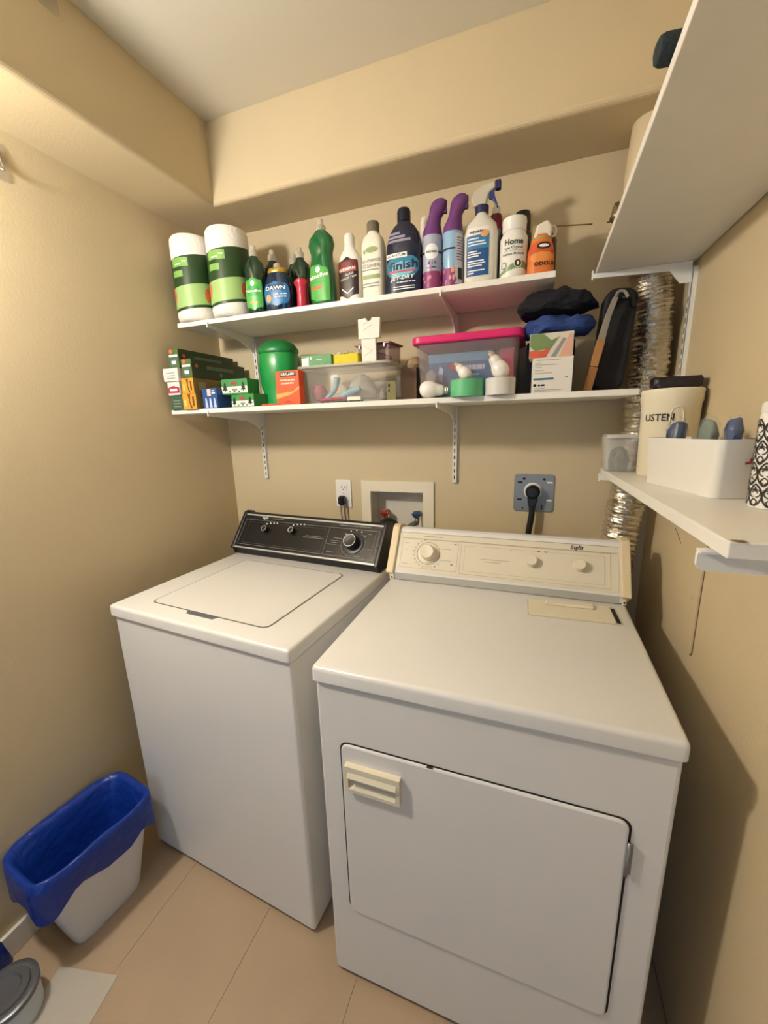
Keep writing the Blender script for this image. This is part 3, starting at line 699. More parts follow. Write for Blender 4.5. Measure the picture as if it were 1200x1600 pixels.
# air fresheners
PURP = M('purple_plastic', '6A3A78', .35)
def freshener(lab, x, y, full, rz, vent=True):
    R = .0285; sc = [(0, .026, .026), (.004, R, R), (.150, R, R), (.158, .027, .027)]
    t = bottle('air_freshener_can', lab, x, y, sc, M('print_lavender', 'A9AEC2', .3) if full else M('print_sky', '8FB4D2', .3), rz, 'spray can')
    loft('trigger_head', [(.148, .0292, .0292, 2, 0), (.165, .027, .027, 2, 0), (.180, .021, .023, 2, .003), (.195, .0185, .021, 2, .007), (.210, .022, .021, 2, .013), (.224, .025, .019, 2, .018), (.236, .022, .015, 2, .021), (.243, .012, .009, 2, .022)], PURP, t)
    box('nozzle', (.026, -.006, .205), (.043, .006, .219), M('purple_dark', '4A2A5A', .4), t, .003)
    mp, m2, m3 = surf(sc, .0008), surf(sc, .0012), surf(sc, .0018)
    patch(t, mp, .004, .052, (-.042, .042), M('print_magenta', '8A3F6E', .35), name='printed_meadow')
    rs = random.Random(int(x*1000))
    for k in range(14):
        u, z = rs.uniform(-.036, .036), rs.uniform(.012, .062); disc(t, u, z, rs.uniform(.002, .005), rs.uniform(.004, .009), (M('print_pink', 'D27FA6', .4), M('print_violet', '6B4A86', .4), M('print_salmon', 'E39A7C', .4))[k % 3], m2, 'printed_flower', 8, 2)
    patch(t, mp, .100, .105, (-.044, .044), M('print_navy_band', '1E2440', .35), name='printed_band')
    if full:
        disc(t, .002, .103, .0205, .0205, WHITEINK, m2, 'printed_disc'); text(t, 'febreze', .0105, M('print_indigo', '2C3470', .4), lambda u, v: m3(u+.002, .103+v), .015)
        text(t, 'A I R', .0125, M('print_indigo'), lambda u, v: m3(u+.004, .073+v), .012)
        patch(t, m2, .060, .063, (-.012, .022), M('print_indigo'), name='printed_line')
    else:
        patch(t, m2, .010, .140, (.012, .050), M('print_silver', 'C4C6CE', .35), name='printed_panel')
        for k in range(9): patch(t, m3, .072+.007*k, .074+.007*k, (.016, .044), M('print_indigo'), name='printed_line')
        patch(t, m3, .022, .052, (.020, .036), BLACKINK, name='printed_panel')
    return t
freshener('purple-topped air freshener can with a round white emblem, beside the navy bottle', .994, -.215, True, .05)
freshener('purple-topped air freshener can turned to its small print, beside the spray bottle', 1.0545, -.215, False, 0)
freshener('purple-topped air freshener can standing in the back row', 1.020, -.110, True, .3)
# spray bottle
sec_s = [(0, .042, .030, 3), (.006, .046, .033, 3), (.13, .046, .033, 3), (.155, .040, .030, 2.4), (.172, .024, .022, 2), (.182, .015, .015, 2), (.188, .0145, .0145, 2)]
t = bottle('spray_bottle', 'translucent white spray bottle with a clear trigger head and blue nozzle', 1.135, -.215, sec_s, M('milky_plastic', 'DAD6CC', .35))
capof(t, .184, .0185, .018, M('navy_collar', '23264E', .4), name='collar', top=1)
HC = M('clear_head', 'CFC8B8', .2, alpha=.75)
prism('trigger_head', [(-.022, .202), (-.030, .222), (-.022, .240), (.0, .252), (.034, .256), (.036, .240), (.018, .230), (.010, .202)], 'y', -.011, .011, HC, t, .004)
box('nozzle', (.034, -.009, .236), (.050, .009, .258), M('navy_collar'), t, .003)
prism('trigger', [(.020, .232), (.032, .236), (.034, .222), (.044, .196), (.041, .194), (.028, .214), (.018, .219)], 'y', -.006, .006, M('navy_trigger', '2A3470', .35), t, .001)
patch(t, surf(sec_s), .020, .142, (-.030, .020), M('label_white', 'E9E6DE', .4)); patch(t, surf(sec_s, .0012), .020, .122, (-.030, .020), M('label_royal', '1D4E86', .35), name='printed_panel')
patch(t, surf(sec_s, .0014), .088, .120, (-.030, .020), M('label_mid_blue', '2F74A8', .35), name='printed_panel')
text(t, 'equate', .0115, M('ink_navy'), lambda u, v: surf(sec_s, .0018)(u-.008, .131+v), .015, .2)
disc(t, .010, .124, .009, .009, M('label_peach'), surf(sec_s, .0018), 'printed_emblem')
for z, a, b in ((.112, -.026, -.002), (.104, -.026, .012), (.097, -.026, .014), (.080, -.026, -.006), (.074, -.026, .004), (.068, -.026, -.002), (.056, -.026, .010), (.050, -.026, .013), (.044, -.026, .006), (.032, -.026, .012), (.026, -.026, -.012)):
    patch(t, surf(sec_s, .0018), z, z+.003, (a, b), WHITEINK, nu=6, nv=1, name='printed_line')
# red capped bottle behind the spray bottle
t = bottle('cleaner_bottle', 'grey bottle with a red and white cap hidden behind the spray bottle', 1.163, -.10, [(0, .026, .022), (.006, .028, .024), (.16, .028, .024), (.18, .020, .018)], M('grey_bottle', '77707A', .4))
capof(t, .178, .018, .045, M('wine_cap', '7E2038', .35)); capof(t, .222, .012, .022, WHITEP, name='tip')
# lye crystal bottle
sec_l = [(0, .032, .032), (.004, .0365, .0365), (.105, .0365, .0365), (.118, .030, .030), (.124, .027, .027)]
t = bottle('crystal_bottle', 'white round bottle with green base band and wide ridged white cap', 1.224, -.218, sec_l, WHITEP, .05)
lathe('cap', [(.0300, .122), (.0315, .124), (.0315, .142), (.0325, .144), (.031, .154), (.001, .155)], WHITEP, t, N=30)
def wave(k): return .026+.012*math.sin(k)
V, F = [], []; mq = surf(sec_l, .0009); n = 24
for i in range(n+1):
    u = -.055+.11*i/n; V += [mq(u, .002), mq(u, .030+.012*math.sin(u*45+.6))]
for i in range(n): F.append((2*i, 2*i+2, 2*i+3, 2*i+1))
mesh('printed_band', V, F, M('label_sage', '7D9A6E', .4), t, True)
m3 = surf(sec_l, .0016)
text(t, 'Home', .020, M('ink_forest', '263A2C', .5), lambda u, v: m3(u, .089+v), .02); text(t, 'Lye Crystal', .0105, M('ink_forest'), lambda u, v: m3(u, .075+v), .012); text(t, 'cristaux de soude', .0085, M('ink_forest'), lambda u, v: m3(u, .060+v), .012)
patch(t, m3, .067, .0675, (-.03, .03), M('ink_forest'), nv=1, name='printed_line')
circ(t, .012, .036, .009, .0016, WHITEINK, m3, 20); disc(t, .012, .036, .009, .009, M('ink_forest'), surf(sec_l, .0014), 'printed_emblem'); disc(t, .012, .036, .003, .005, WHITEINK, m3, 'printed_drop')
circ(t, -.026, .034, .007, .0014, M('ink_forest'), m3, 18)
# dark cans behind
t = bottle('aerosol_can', 'black-capped brown aerosol can behind the white crystal bottle', 1.240, -.115, [(0, .024, .024), (.005, .027, .027), (.15, .027, .027), (.16, .022, .022)], M('can_brown', '4A3A26', .35), 0, 'spray can')
capof(t, .158, .023, .052, M('cap_black', '24241F', .45))
t = bottle('aerosol_can', 'short dark grey can between the spray bottle and the crystal bottle', 1.196, -.150, [(0, .020, .020), (.005, .022, .022), (.125, .022, .022), (.135, .018, .018)], M('can_grey', '4E5054', .4), 0, 'spray can')
capof(t, .134, .016, .034, BLACKP)
# orange cleaner
sec_o = [(0, .032, .026, 2.6), (.004, .036, .029, 2.6), (.060, .034, .028, 2.4), (.085, .027, .024, 2.1), (.1, .024, .022, 2)]
t = bottle('cleaner_bottle', 'small orange bottle with a white sloped spout cap at shelf end', 1.295, -.222, sec_o, M('orange_plastic', 'DB7A3A', .35), .1)
prism('cap', [(-.022, .092), (-.014, .124), (.012, .134), (.024, .118), (.023, .092)], 'y', -.019, .019, M('cap_white', 'E4DCCB', .4), t, .006)
loft('cap_ring', [(.088, .0265, .0235), (.094, .0265, .0235)], M('label_olive'), t)
disc(t, .004, .070, .016, .009, BLACKINK, surf(sec_o, .001), 'printed_emblem'); disc(t, .004, .070, .011, .004, WHITEINK, surf(sec_o, .0014), 'printed_emblem')
patch(t, surf(sec_o, .0009), .030, .056, rnd(.026, 2), M('label_pale_orange', 'DE8C46', .35), name='printed_panel')
text(t, 'ODOUR', .013, M('ink_brown', '3A1E10', .5), lambda u, v: surf(sec_o, .0014)(u+.008, .026+v), .03)
tube('cap_loop', [(.022, 0, .098), (.033, 0, .100), (.036, 0, .112), (.031, 0, .122), (.022, 0, .122)], .0028, M('cap_white'), t, N=8)
patch(t, surf(sec_o, .0007), .052, .080, (-.034, .034), M('label_coral', 'CC5A36', .35), name='printed_panel')
t = bottle('jar', 'brown glass jar with a small white cap behind the orange bottle', 1.305, -.13, [(0, .028, .028), (.005, .032, .032), (.118, .032, .032), (.136, .02, .02), (.142, .018, .018)], M('brown_glass', '3C2415', .15), 0, 'jar')
capof(t, .141, .019, .018, M('cap_white'))
o = tube('wooden_stick', [(1.312, -.118, 1.9545), (1.360, -.11, 1.952), (1.428, -.10, 1.948)], .0018, M('stick_wood', '8A6636', .6), None, N=6, k=2)
props(o, 'thin brown wooden stick lying on the jar, poking out past shelf end', 'stick')

# ================================================================== LOWER SHELF
def carton(name, lab, w, d, h, loc, mat, rz=0, cat='box', group=None, rx=0, ry=0, body='carton'):
    t = thing(name, lab, cat, loc, rz, group, rx, ry)
    box(body, (-w/2, -d/2, 0), (w/2, d/2, h), mat, t, .0008, 1)
    return t
def F(t, face, w, d, h):     # map origin at the face centre
    return {'front': flat('front', 0, -d/2, h/2), 'right': flat('right', w/2, 0, h/2), 'top': flat('top', 0, 0, h), 'left': flat('left', -w/2, 0, h/2)}[face]
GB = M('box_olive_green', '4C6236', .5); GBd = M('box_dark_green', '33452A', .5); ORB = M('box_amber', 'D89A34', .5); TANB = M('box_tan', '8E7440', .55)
TEAL = M('print_slate', '4F7078', .5); BLB = M('box_blue', '1E4A8C', .45); GWB = M('box_leaf_green', '3F8A4A', .45); KRAFT = M('kraft', '9C7B52', .7)
gL = 'cartons stacked at the left end of the lower shelf'
def longbox(lab, x0, x1, z0, z1, yf, d, front, side, extra=None):
    w, h = x1-x0-.002, z1-z0-.0006
    t = carton('wrap_carton', lab, w, d, h, ((x0+x1)/2, yf+d/2, z0), side, 0, 'box', gL)
    f = F(t, 'front', w, d, h)
    rect(t, -w/2+.0006, -h/2+.0006, w/2-.0006, h/2-.0006, front, f)
    g = lambda u, v: flat('front', 0, -d/2, h/2, .0014)(u, v)
    r_ = flat('right', w/2, 0, h/2, .0012)
    if extra: extra(t, w, h, d, g, r_)
    return t
def ex_green(t, w, h, d, g, r_):
    disc(t, -w*.2, h*.36, w*.16, w*.16, M('print_orange'), g, 'printed_emblem'); rect(t, -w*.4, h*.08, w*.4, h*.2, WHITEINK, g, 'printed_panel')
    poly(t, [(-w*.3, -h*.06), (w*.3, -h*.02), (w*.28, -h*.34), (-w*.22, -h*.38)], TEAL, g); rect(t, -w*.2, -h*.28, w*.2, -h*.12, WHITEINK, lambda u, v: (g(u, v)[0], g(u, v)[1]-.0004, g(u, v)[2]), 'printed_panel')
    bars(t, r_, [(-d*.25, d*.25, h*.02)], M('ink_sage', '6F7C62', .5), h*.2, 3)
    disc(t, -d*.42, h*.15, h*.1, h*.1, M('print_orange'), r_, 'printed_emblem'); disc(t, 0, -h*.2, h*.12, h*.12, M('ink_sage'), r_, 'printed_emblem')
def ex_amber(t, w, h, d, g, r_):
    poly(t, [(-w*.1, h*.45), (w*.12, h*.45), (w*.05, 0), (w*.2, -h*.45), (w*.05, -h*.45), (-w*.02, 0)], M('print_umber', '6E4A1C', .5), g)
    rect(t, w*.22, -h*.3, w*.36, h*.3, M('print_umber'), g); rect(t, -w*.38, -h*.3, -w*.24, h*.1, M('print_pale_amber', 'EBC777', .5), g)
    rect(t, -d*.42, -h*.3, -d*.30, h*.25, M('print_pale_tan', 'B0A27C', .5), r_); bars(t, r_, [(-d*.1, d*.35, h*.1), (-d*.1, d*.3, -h*.15)], M('print_olive', '5E5A30', .5), h*.1, 4)
def ex_lines(t, w, h, d, g, r_):
    for k in range(3): rect(t, -w*.3, -h*.3+k*h*.2, w*.3, -h*.24+k*h*.2, GREYINK, g, 'printed_line')
def ex_red(t, w, h, d, g, r_):
    poly(t, [(-w*.48, -h*.35), (w*.48, -h*.35), (w*.48, h*.05), (0, h*.2), (-w*.48, h*.05)], M('print_crimson', 'A83244', .5), g); rect(t, -w*.3, -h*.2, w*.3, -h*.02, WHITEINK, lambda u, v: (g(u, v)[0], g(u, v)[1]-.0004, g(u, v)[2]))
YF = -.322
longbox('green carton with wavy slate print standing on the amber box, upper of the front pair', .094, .143, 1.594, 1.659, YF, .29, GB, GBd, ex_green)
longbox('topmost green carton at the far left, above the small white box', .040, .090, 1.630, 1.697, YF, .29, GB, GBd, ex_green)
longbox('small white carton with grey lines below the topmost green carton', .018, .088, 1.584, 1.630, YF-.012, .12, M('box_white', 'E2DDD2', .5), M('box_white'), ex_lines)
longbox('white carton with a crimson stripe at the far left, above the low green one', .024, .082, 1.536, 1.584, YF-.006, .22, M('box_white'), M('box_white'), ex_red)
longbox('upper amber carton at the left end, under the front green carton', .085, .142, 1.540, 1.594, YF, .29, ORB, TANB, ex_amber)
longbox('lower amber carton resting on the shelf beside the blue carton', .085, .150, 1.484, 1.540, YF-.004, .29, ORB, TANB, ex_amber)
longbox('low green carton in the bottom left corner of the stack', .026, .083, 1.484, 1.536, YF, .25, M('box_pine', '3A5A46', .5), GBd, ex_lines)
# blue box
w, d, h = .062, .10, .070
t = carton('blue_carton', 'small blue carton with white figures beside the amber boxes', w, d, h, (.196, -.262, ZL), BLB, .05)
f = flat('front', 0, -d/2, h/2)
rect(t, -.010, .008, .006, .032, M('print_skin', 'D7C2B0', .5), f); rect(t, .010, .016, .024, .020, WHITEINK, f, 'printed_line'); rect(t, .010, .024, .022, .028, WHITEINK, f, 'printed_line')
for u in (-.022, -.004, .014): poly(t, [(u, -.032), (u+.012, -.032), (u+.008, .0), (u+.002, .002)], M('print_pale_blue', 'B8C4DC', .5), f)
# green and white packets
for lab, x, z, rz, w, d, h in (('lower green and white carton with pine tree print', .318, ZL, -.12, .108, .07, .046), ('upper green and white carton with pine tree print', .284, ZL+.0465, .02, .112, .07, .053)):
    t = carton('tree_print_carton', lab, w, d, h, (x, -.245, z), GWB, rz, 'box', 'pine tree cartons')
    f = flat('front', 0, -d/2, h/2); f2 = flat('front', 0, -d/2, h/2, .0012)
    rect(t, -w/2+.001, -h*.40, w/2-.001, h*.02, M('print_snow', 'E4E4DA', .5), f)
    for u in (-w*.36, w*.34):
        for k in range(3): poly(t, [(u-.012+.003*k, -h*.22+k*h*.17), (u+.012-.003*k, -h*.22+k*h*.17), (u, h*.08+k*h*.12)], M('print_pine', '22382A', .5), f2, 'printed_tree')
        rect(t, u-.002, -h*.32, u+.002, -h*.2, M('print_pine'), f2, 'printed_trunk')
    rect(t, -w*.12, h*.12, w*.1, h*.3, M('print_crimson'), f2); rect(t, -.010, -h*.26, .012, -h*.12, GREYINK, f2)
    for k in range(3): rect(t, -w*.22+k*.02, -h*.36, -w*.22+k*.02+.008, -h*.28, M('print_pine'), f2, 'printed_mark')
# green jug
JG = M('jug_green', '178C43', .3, coat=.2)
t = thing('detergent_tub', 'large rounded green plastic tub with a domed lid on lower shelf', 'tub', (.402, -.162, ZL), .1)
loft('body', [(0, .058, .050, 2.6), (.006, .064, .056, 2.6), (.03, .066, .058, 2.5), (.05, .062, .055, 2.4), (.075, .070, .060, 2.3), (.14, .074, .063, 2.3), (.18, .073, .062, 2.2), (.192, .068, .058, 2.2)], JG, t, 36)
loft('lid', [(.188, .071, .061, 2.2), (.194, .074, .063, 2.2), (.204, .073, .062, 2.2), (.222, .060, .050, 2.1), (.233, .038, .032, 2), (.236, .015, .012, 2)], M('jug_green_lid', '12733A', .35, coat=.2), t, 36)
# orange pouch box + flat orange packet
t = carton('orange_pouch', 'bright orange soap carton leaning in front of the clear tub', .092, .030, .108, (.527, -.298, ZL), M('box_orange', 'E4552A', .45), -.05)
f = flat('front', 0, -.015, .054); f2 = flat('front', 0, -.015, .054, .0013)
rect(t, -.028, .036, .036, .050, BLACKINK, f); text(t, 'KIRKLAND', .011, WHITEINK, lambda u, v: f2(u+.004, v+.043), .02)
bars(t, f2, [(-.026, .030, .022), (-.024, .028, .012)], M('ink_pale', 'F3C9A8', .5), .005, 5)
poly(t, [(-.046, -.018), (.02, -.012), (.046, .004), (.046, -.004), (.01, -.022), (-.046, -.034)], M('print_gold_flare', 'F0A65A', .45), f); poly(t, [(-.02, -.048), (0, -.038), (.02, -.048)], M('print_dark_orange', 'A93A1C', .5), f)
V = [(-.055, -.030, .001), (.0, -.036, -.001), (.052, -.024, .001), (.06, .02, .001), (.0, .026, .004), (-.05, .02, .002)]
t = prism('flat_packet', [(-.05, -.022), (.01, -.026), (.048, -.014), (.05, .016), (-.046, .016)], 'z', 0, .006, M('packet_red_orange', 'C2502C', .4), None, .0015)
t.location = (.468, -.292, ZL); props(t, 'flat orange packet lying at the shelf edge before the orange carton', 'packet')
# clear tub with contents
def bin_walls(t, w, d, h, mat, taper=.92, th=.0018, name='clear_wall', r=.02):
    V, Fc = [], []
    n = 6
    for (zz, k, o) in ((0, taper, 0), (h, 1, 0), (h, 1, th), (th, taper, th)):
        V += [(x, y, zz) for x, y in rrect(-w/2*k+o, -d/2*k+o, w/2*k-o, d/2*k-o, r, n)]
    N = 4*(n+1)
    for q in range(3):
        for i in range(N):
            j = (i+1) % N; Fc.append((q*N+i, q*N+j, (q+1)*N+j, (q+1)*N+i))
    Fc.append(tuple(range(N-1, -1, -1))); Fc.append(tuple(range(3*N, 4*N)))
    o = mesh(name, V, Fc, mat, t, True); autosm(o, 60)
    return o
CLR = M('clear_bin_wall', 'E8E4DC', .12, alpha=.11)
t = thing('storage_tub', 'shallow clear storage tub with a flat clear lid, full of bags', 'storage tub', (.712, -.185, ZL), 0)
w, d, h = .318, .20, .112
bin_walls(t, w, d, h, CLR)
prism('lid', rrect(-w/2-.006, -d/2-.006, w/2+.006, d/2+.006, .02), 'z', h, h+.009, M('clear_lid', 'DDD8CC', .25, alpha=.4), t, .002)
gC = 'contents of the shallow clear tub'
def inside(name, lab, cat, sec, m, loc, rz=0, amp=.006, fr=30, seed=1, group=None, ry=0, rx=0):
    o = crumple(name, sec, m, None, amp, fr, 24, seed); o.location = loc; o.rotation_euler = (rx, ry, rz)
    return props(o, lab, cat, group)
BAGW = M('thin_bag', 'CFC9BE', .3, alpha=.7)
z0 = ZL+.004
inside('plastic_bag', 'crumpled pale plastic bag heaped in the middle of the shallow clear tub', 'bag', [(0, .052, .05), (.03, .054, .05), (.065, .035, .025), (.085, .006, .005)], BAGW, (.745, -.19, z0+.008), 0, .010, 25, 2)
inside('plastic_bag', 'flat greyish plastic bag at the right end of the shallow clear tub', 'bag', [(0, .018, .06), (.02, .018, .06), (.05, .012, .03), (.06, .004, .004)], M('grey_bag', '9A9286', .35, alpha=.8), (.836, -.185, z0+.004), 0, .004, 30, 5)
inside('pink_item', 'dark pink round item at the left end of the shallow clear tub', 'toy', [(0, .012, .01), (.006, .022, .018), (.03, .030, .024), (.052, .020, .016), (.058, .006, .005)], M('dusky_pink', '9A4456', .5), (.600, -.235, z0+.006), 0, .001, 20, 3)
o = tube('blue_brush', [(.640, -.258, z0+.012), (.672, -.258, z0+.040), (.682, -.254, z0+.078)], .010, M('pale_blue_plastic', '86B6C4', .4), None, N=8, rf=lambda i, a, s: .007+.006*s*abs(math.cos(a)))
props(o, 'pale blue brush handle standing in the shallow clear tub', 'brush')
o = tube('blue_brush', [(.690, -.262, z0+.014), (.730, -.262, z0+.030), (.765, -.258, z0+.040)], .010, M('pale_blue_plastic'), None, N=8, rf=lambda i, a, s: .008+.003*math.sin(s*3))
props(o, 'pale blue brush lying slanted in the shallow clear tub', 'brush')
o = tube('pink_brush', [(.625, -.272, z0+.007), (.67, -.274, z0+.009), (.722, -.272, z0+.008)], .0058, M('dusky_pink'), None, N=8)
props(o, 'dark pink brush lying along the front of the shallow clear tub', 'brush')
o = box('white_tag', (.724, -.278, z0+.001), (.772, -.262, z0+.014), M('box_white'), None, .002); props(o, 'small white tag lying at the front of the shallow clear tub', 'tag')
o = tube('beaded_chain', [(.64, -.302, ZL+.0032), (.69, -.304, ZL+.0032), (.74, -.303, ZL+.0032), (.79, -.300, ZL+.0032)], .003, M('chain_black', '2A2622', .4), None, N=6, rf=lambda i, a, s: .0014+.0014*abs(math.sin(i*1.3)))
props(o, 'thin dark beaded chain along shelf edge before the shallow clear tub', 'chain')
# things standing on the tub lid
zt = ZL+.1215
t = carton('green_carton', 'small green and white carton on the lid of the shallow clear tub', .108, .05, .036, (.608, -.235, zt), M('box_leaf_green'), .1)
f = flat('front', 0, -.025, .018); poly(t, [(-.052, -.017), (-.028, -.017), (-.026, .012), (-.053, .008)], M('print_snow'), f); rect(t, -.022, .004, -.016, .012, M('print_snow'), f); rect(t, 0, .002, .02, .004, M('print_snow'), f); rect(t, -.02, -.008, .04, -.006, M('ink_sage'), f, 'printed_line')
t = thing('sponge_pack', 'yellow sponge pack in clear wrap on the shallow tub lid', 'sponge pack', (.712, -.215, zt), -.05)
o = box('sponge', (-.048, -.032, 0), (.046, .032, .034), M('sponge_yellow', 'E2CE3C', .8, bump=.6, bscale=160), t, .004, 2)
for q, (x, y) in enumerate(((-.035, -.012), (-.01, .01), (.012, -.014), (.03, .008), (-.02, .02), (.002, -.03))):
    crumple('wrap_fold', [(.034, .010, .008), (.038, .011, .009), (.044, .004, .004)], M('wrap_clear', 'E9E3C4', .15, alpha=.6), t, .004, 60, 10, q)
    t.children[-1].location = (x, y, 0)
t = thing('red_clear_box', 'clear box with a dark red lid on the shallow tub', 'box', (.800, -.165, zt), -.12)
bin_walls(t, .118, .09, .058, M('pinkish_clear', 'B99A96', .12, alpha=.35), .98, r=.004)
prism('lid', rrect(-.068, -.052, .066, .05, .004), 'z', .058, .064, M('maroon_lid', '6E2430', .35), t, .0015)
for x in (-.05, .04): box('tab', (x, -.0535, .050), (x+.006, -.0505, .060), WHITEP, t)
crumple('packing', [(.003, .045, .032), (.02, .046, .034), (.035, .02, .02), (.04, .004, .004)], M('packing_pale', 'CFC2BC', .5), t, .008, 40, 24, 9)
t = thing('white_carton', 'tall white carton with a thumb notch standing before the red-lidded box', 'box', (.797, -.244, zt), 0)
box('lower_panel', (-.026, -.006, 0), (.022, .006, .072), M('box_white'), t, .0006)
zc = .072
P = [(-.034, zc), (.036, zc), (.040, zc+.058), (.012, zc+.060)]+[(.002+.010*math.cos(a), zc+.060-.009*math.sin(a)) for a in [PI*k/8 for k in range(1, 8)]]+[(-.008, zc+.060), (-.034, zc+.058)]
prism('upper_panel', P, 'y', -.009, .006, M('box_white'), t)
for z, k in ((.02, 1), (.05, -1), (.095, 1), (.112, 1)): poly(t, [(-.018, z), (.012, z+.014*k), (.012, z+.0152*k), (-.018, z+.0012)], GREYINK, flat('front', 0, -.009 if z > .07 else -.006, 0), 'crease_line')
t = carton('brown_carton', 'plain brown carton between the shallow tub and the pink-lidded bin', .054, .10, .105, (.905, -.13, ZL), M('box_brown', '5E4630', .7), 0)
inside('cloth_bundle', 'rolled beige cloth on the brown carton', 'cloth', [(0, .030, .04), (.012, .034, .045), (.03, .028, .036), (.04, .008, .01)], M('cloth_tan', 'A98F68', .85), (.912, -.12, ZL+.1075), 0, .005, 30, 4)
o = carton('sandpaper_packet', 'olive packet with dark marks at right end of the shallow tub', .030, .008, .056, (.884, -.297, ZL), M('packet_olive', '77724A', .6), .1); f = flat('front', 0, -.004, .028)
rect(o, -.009, .010, -.003, .020, BLACKINK, f); rect(o, -.009, -.004, -.004, .004, BLACKINK, f)

# pink lidded bin
t = thing('lidded_bin', 'clear plastic bin with a bright pink lid on lower shelf', 'storage bin', (1.102, -.150, ZL), .0)
w, d, h = .300, .225, .168
bin_walls(t, w, d, h, M('clear_bin_pink', 'DCCFD0', .12, alpha=.12), .93, r=.022)
PK = M('pink_lid', 'CF2468', .35)
prism('lid', rrect(-w/2-.012, -d/2-.012, w/2+.012, d/2+.012, .026), 'z', h-.010, h+.012, PK, t, .005)
o = carton('blue_carton', 'blue printed carton lying inside the pink-lidded bin', .20, .11, .135, (1.075, -.135, ZL+.004), M('box_steel_blue', '2B5A88', .45), 0, 'box')
f = flat('front', 0, -.055, .0675); f2 = flat('front', 0, -.055, .0675, .0014)
rect(o, -.099, .040, .099, .066, M('print_sky_blue', '5C93B8', .45), f); disc(o, -.020, .026, .014, .012, M('print_crimson'), f2); bars(o, f2, [(.0, .075, .014)], M('print_pale_blue', 'B8C4DC', .5), .014, 6); bars(o, f2, [(.0, .06, -.002)], M('print_pale_blue'), .004, 7)
poly(o, [(-.07, -.01), (-.055, -.02), (-.052, .02), (-.064, .03)], M('print_pale_blue'), f2); poly(o, [(-.02, -.03), (.06, -.035), (.05, -.012), (-.01, -.01)], M('print_skin'), f2)
o = box('red_sheet', (1.192, -.19, ZL+.004), (1.236, -.10, ZL+.14), M('sheet_red', 'A8324C', .5), None, .002); props(o, 'upright red pack at the right side inside the pink-lidded bin', 'pack')
o = crumple('grey_cloth', [(0, .022, .03), (.03, .03, .036), (.075, .026, .03), (.095, .008, .01)], M('cloth_grey', '8C8A88', .8), None, .006, 30, 24, 6); o.location = (.992, -.222, ZL+.008)
o.scale = (.7, .35, .85); props(o, 'grey cloth bundle inside the pink-lidded bin at left', 'cloth')
# bulbs and tape rolls in front of the bin
def bulb(lab, loc, rot, s=1.0, m='bulb_white'):
    t = thing('light_bulb', lab, 'light bulb', loc, 0, 'loose light bulbs'); t.rotation_euler = rot
    lathe('globe', [(.001, -.034*s), (.016*s, -.031*s), (.027*s, -.018*s), (.030*s, 0), (.027*s, .014*s), (.021*s, .026*s)], M('bulb_white', 'EFEAE2', .25), t, N=20)
    lathe('base', [(.021*s, .026*s), (.019*s, .04*s), (.016*s, .050*s)], M('bulb_base', 'E0DCD2', .4), t, N=20)
    lathe('screw_cap', [(.0135*s, .050*s)]+[((.0135 if k % 2 else .0118)*s, (.051+.003*k)*s) for k in range(6)]+[(.006*s, .071*s), (.004*s, .074*s), (.001, .074*s)], M('bulb_metal', 'DAD4C6', .4, metal=.8), t, N=16)
    return t
bulb('white light bulb lying on its side at the shelf edge before the bin', (1.003, -.3005, ZL+.0255), (0, PI/2+.08, .15), .84)
bulb('light bulb standing tilted in the mint green tape roll', (1.108, -.303, ZL+.064), (0, -.75, 0), .60)
bulb('light bulb standing tilted in the white tape roll, screw cap up', (1.205, -.303, ZL+.068), (0, -.55, 0), .80)
def tape(lab, x, y, R, h, m, core):
    t = thing('tape_roll', lab, 'tape', (x, y, ZL), 0, 'tape rolls')
    lathe('tape', [(R*.62, 0), (R, 0), (R, h), (R*.62, h), (R*.62, 0)], m, t, N=40)
    lathe('core', [(R*.55, .0005), (R*.62, .0005), (R*.62, h-.0005), (R*.55, h-.0005), (R*.55, .0005)], core, t, N=32)
tape('mint green tape roll lying flat at the shelf edge', 1.115, -.3015, .047, .046, M('tape_mint', '5DB27E', .4), KRAFT)
tape('white tape roll lying flat at the shelf edge beside the mint one', 1.2065, -.303, .0405, .045, M('tape_white', 'D2CFCA', .3), KRAFT)

# white printed box, magazine box, clothes
w, d, h = .100, .075, .090
t = carton('white_carton', 'square white carton with small print and a blue bar', w, d, h, (1.338, -.270, ZL), M('box_white'), .03)
f = flat('front', 0, -d/2, h/2)
rect(t, -.046, -.012, .004, -.007, M('print_petrol', '2F6A86', .5), f)
for z, a, b in ((.038, -.04, .02), (.030, -.044, -.028), (.026, -.044, .01), (.020, -.044, -.026), (.012, -.044, -.022), (.005, -.044, .0), (-.034, -.044, -.018), (-.038, -.044, .028), (-.0415, -.044, .02)): rect(t, a, z, b, z+.0012, GREYINK, f, 'printed_line')
disc(t, -.042, -.025, .004, .004, BLACKINK, f); bars(t, f, [(-.034, -.016, -.0275)], BLACKINK, .0045, 8); bars(t, f, [(.032, .040, -.008)], GREYINK, .003, 9)
w, d, h = .108, .07, .062
t = carton('picture_carton', 'carton with a green and red picture under the blue cloth', w, d, h, (1.334, -.262, ZL+.0905), M('box_pale', 'CFC8B8', .5), -.03)
f = flat('front', 0, -d/2, h/2)
poly(t, [(-.052, .03), (-.02, .03), (.0, .012), (.02, .02), (.0, -.008), (-.04, -.012), (-.053, .0)], M('print_leaf', '6E8654', .5), f); poly(t, [(-.053, -.012), (-.02, -.012), (.0, -.006), (-.012, -.03), (-.053, -.03)], M('print_tomato', 'C8573C', .5), f)
poly(t, [(.0, -.03), (.028, .016), (.036, .014), (.012, -.03)], M('print_ash', '8C8A86', .5), f); poly(t, [(.02, -.03), (.052, -.03), (.052, .024), (.044, .026)], M('print_blush', 'D3A590', .5), f)
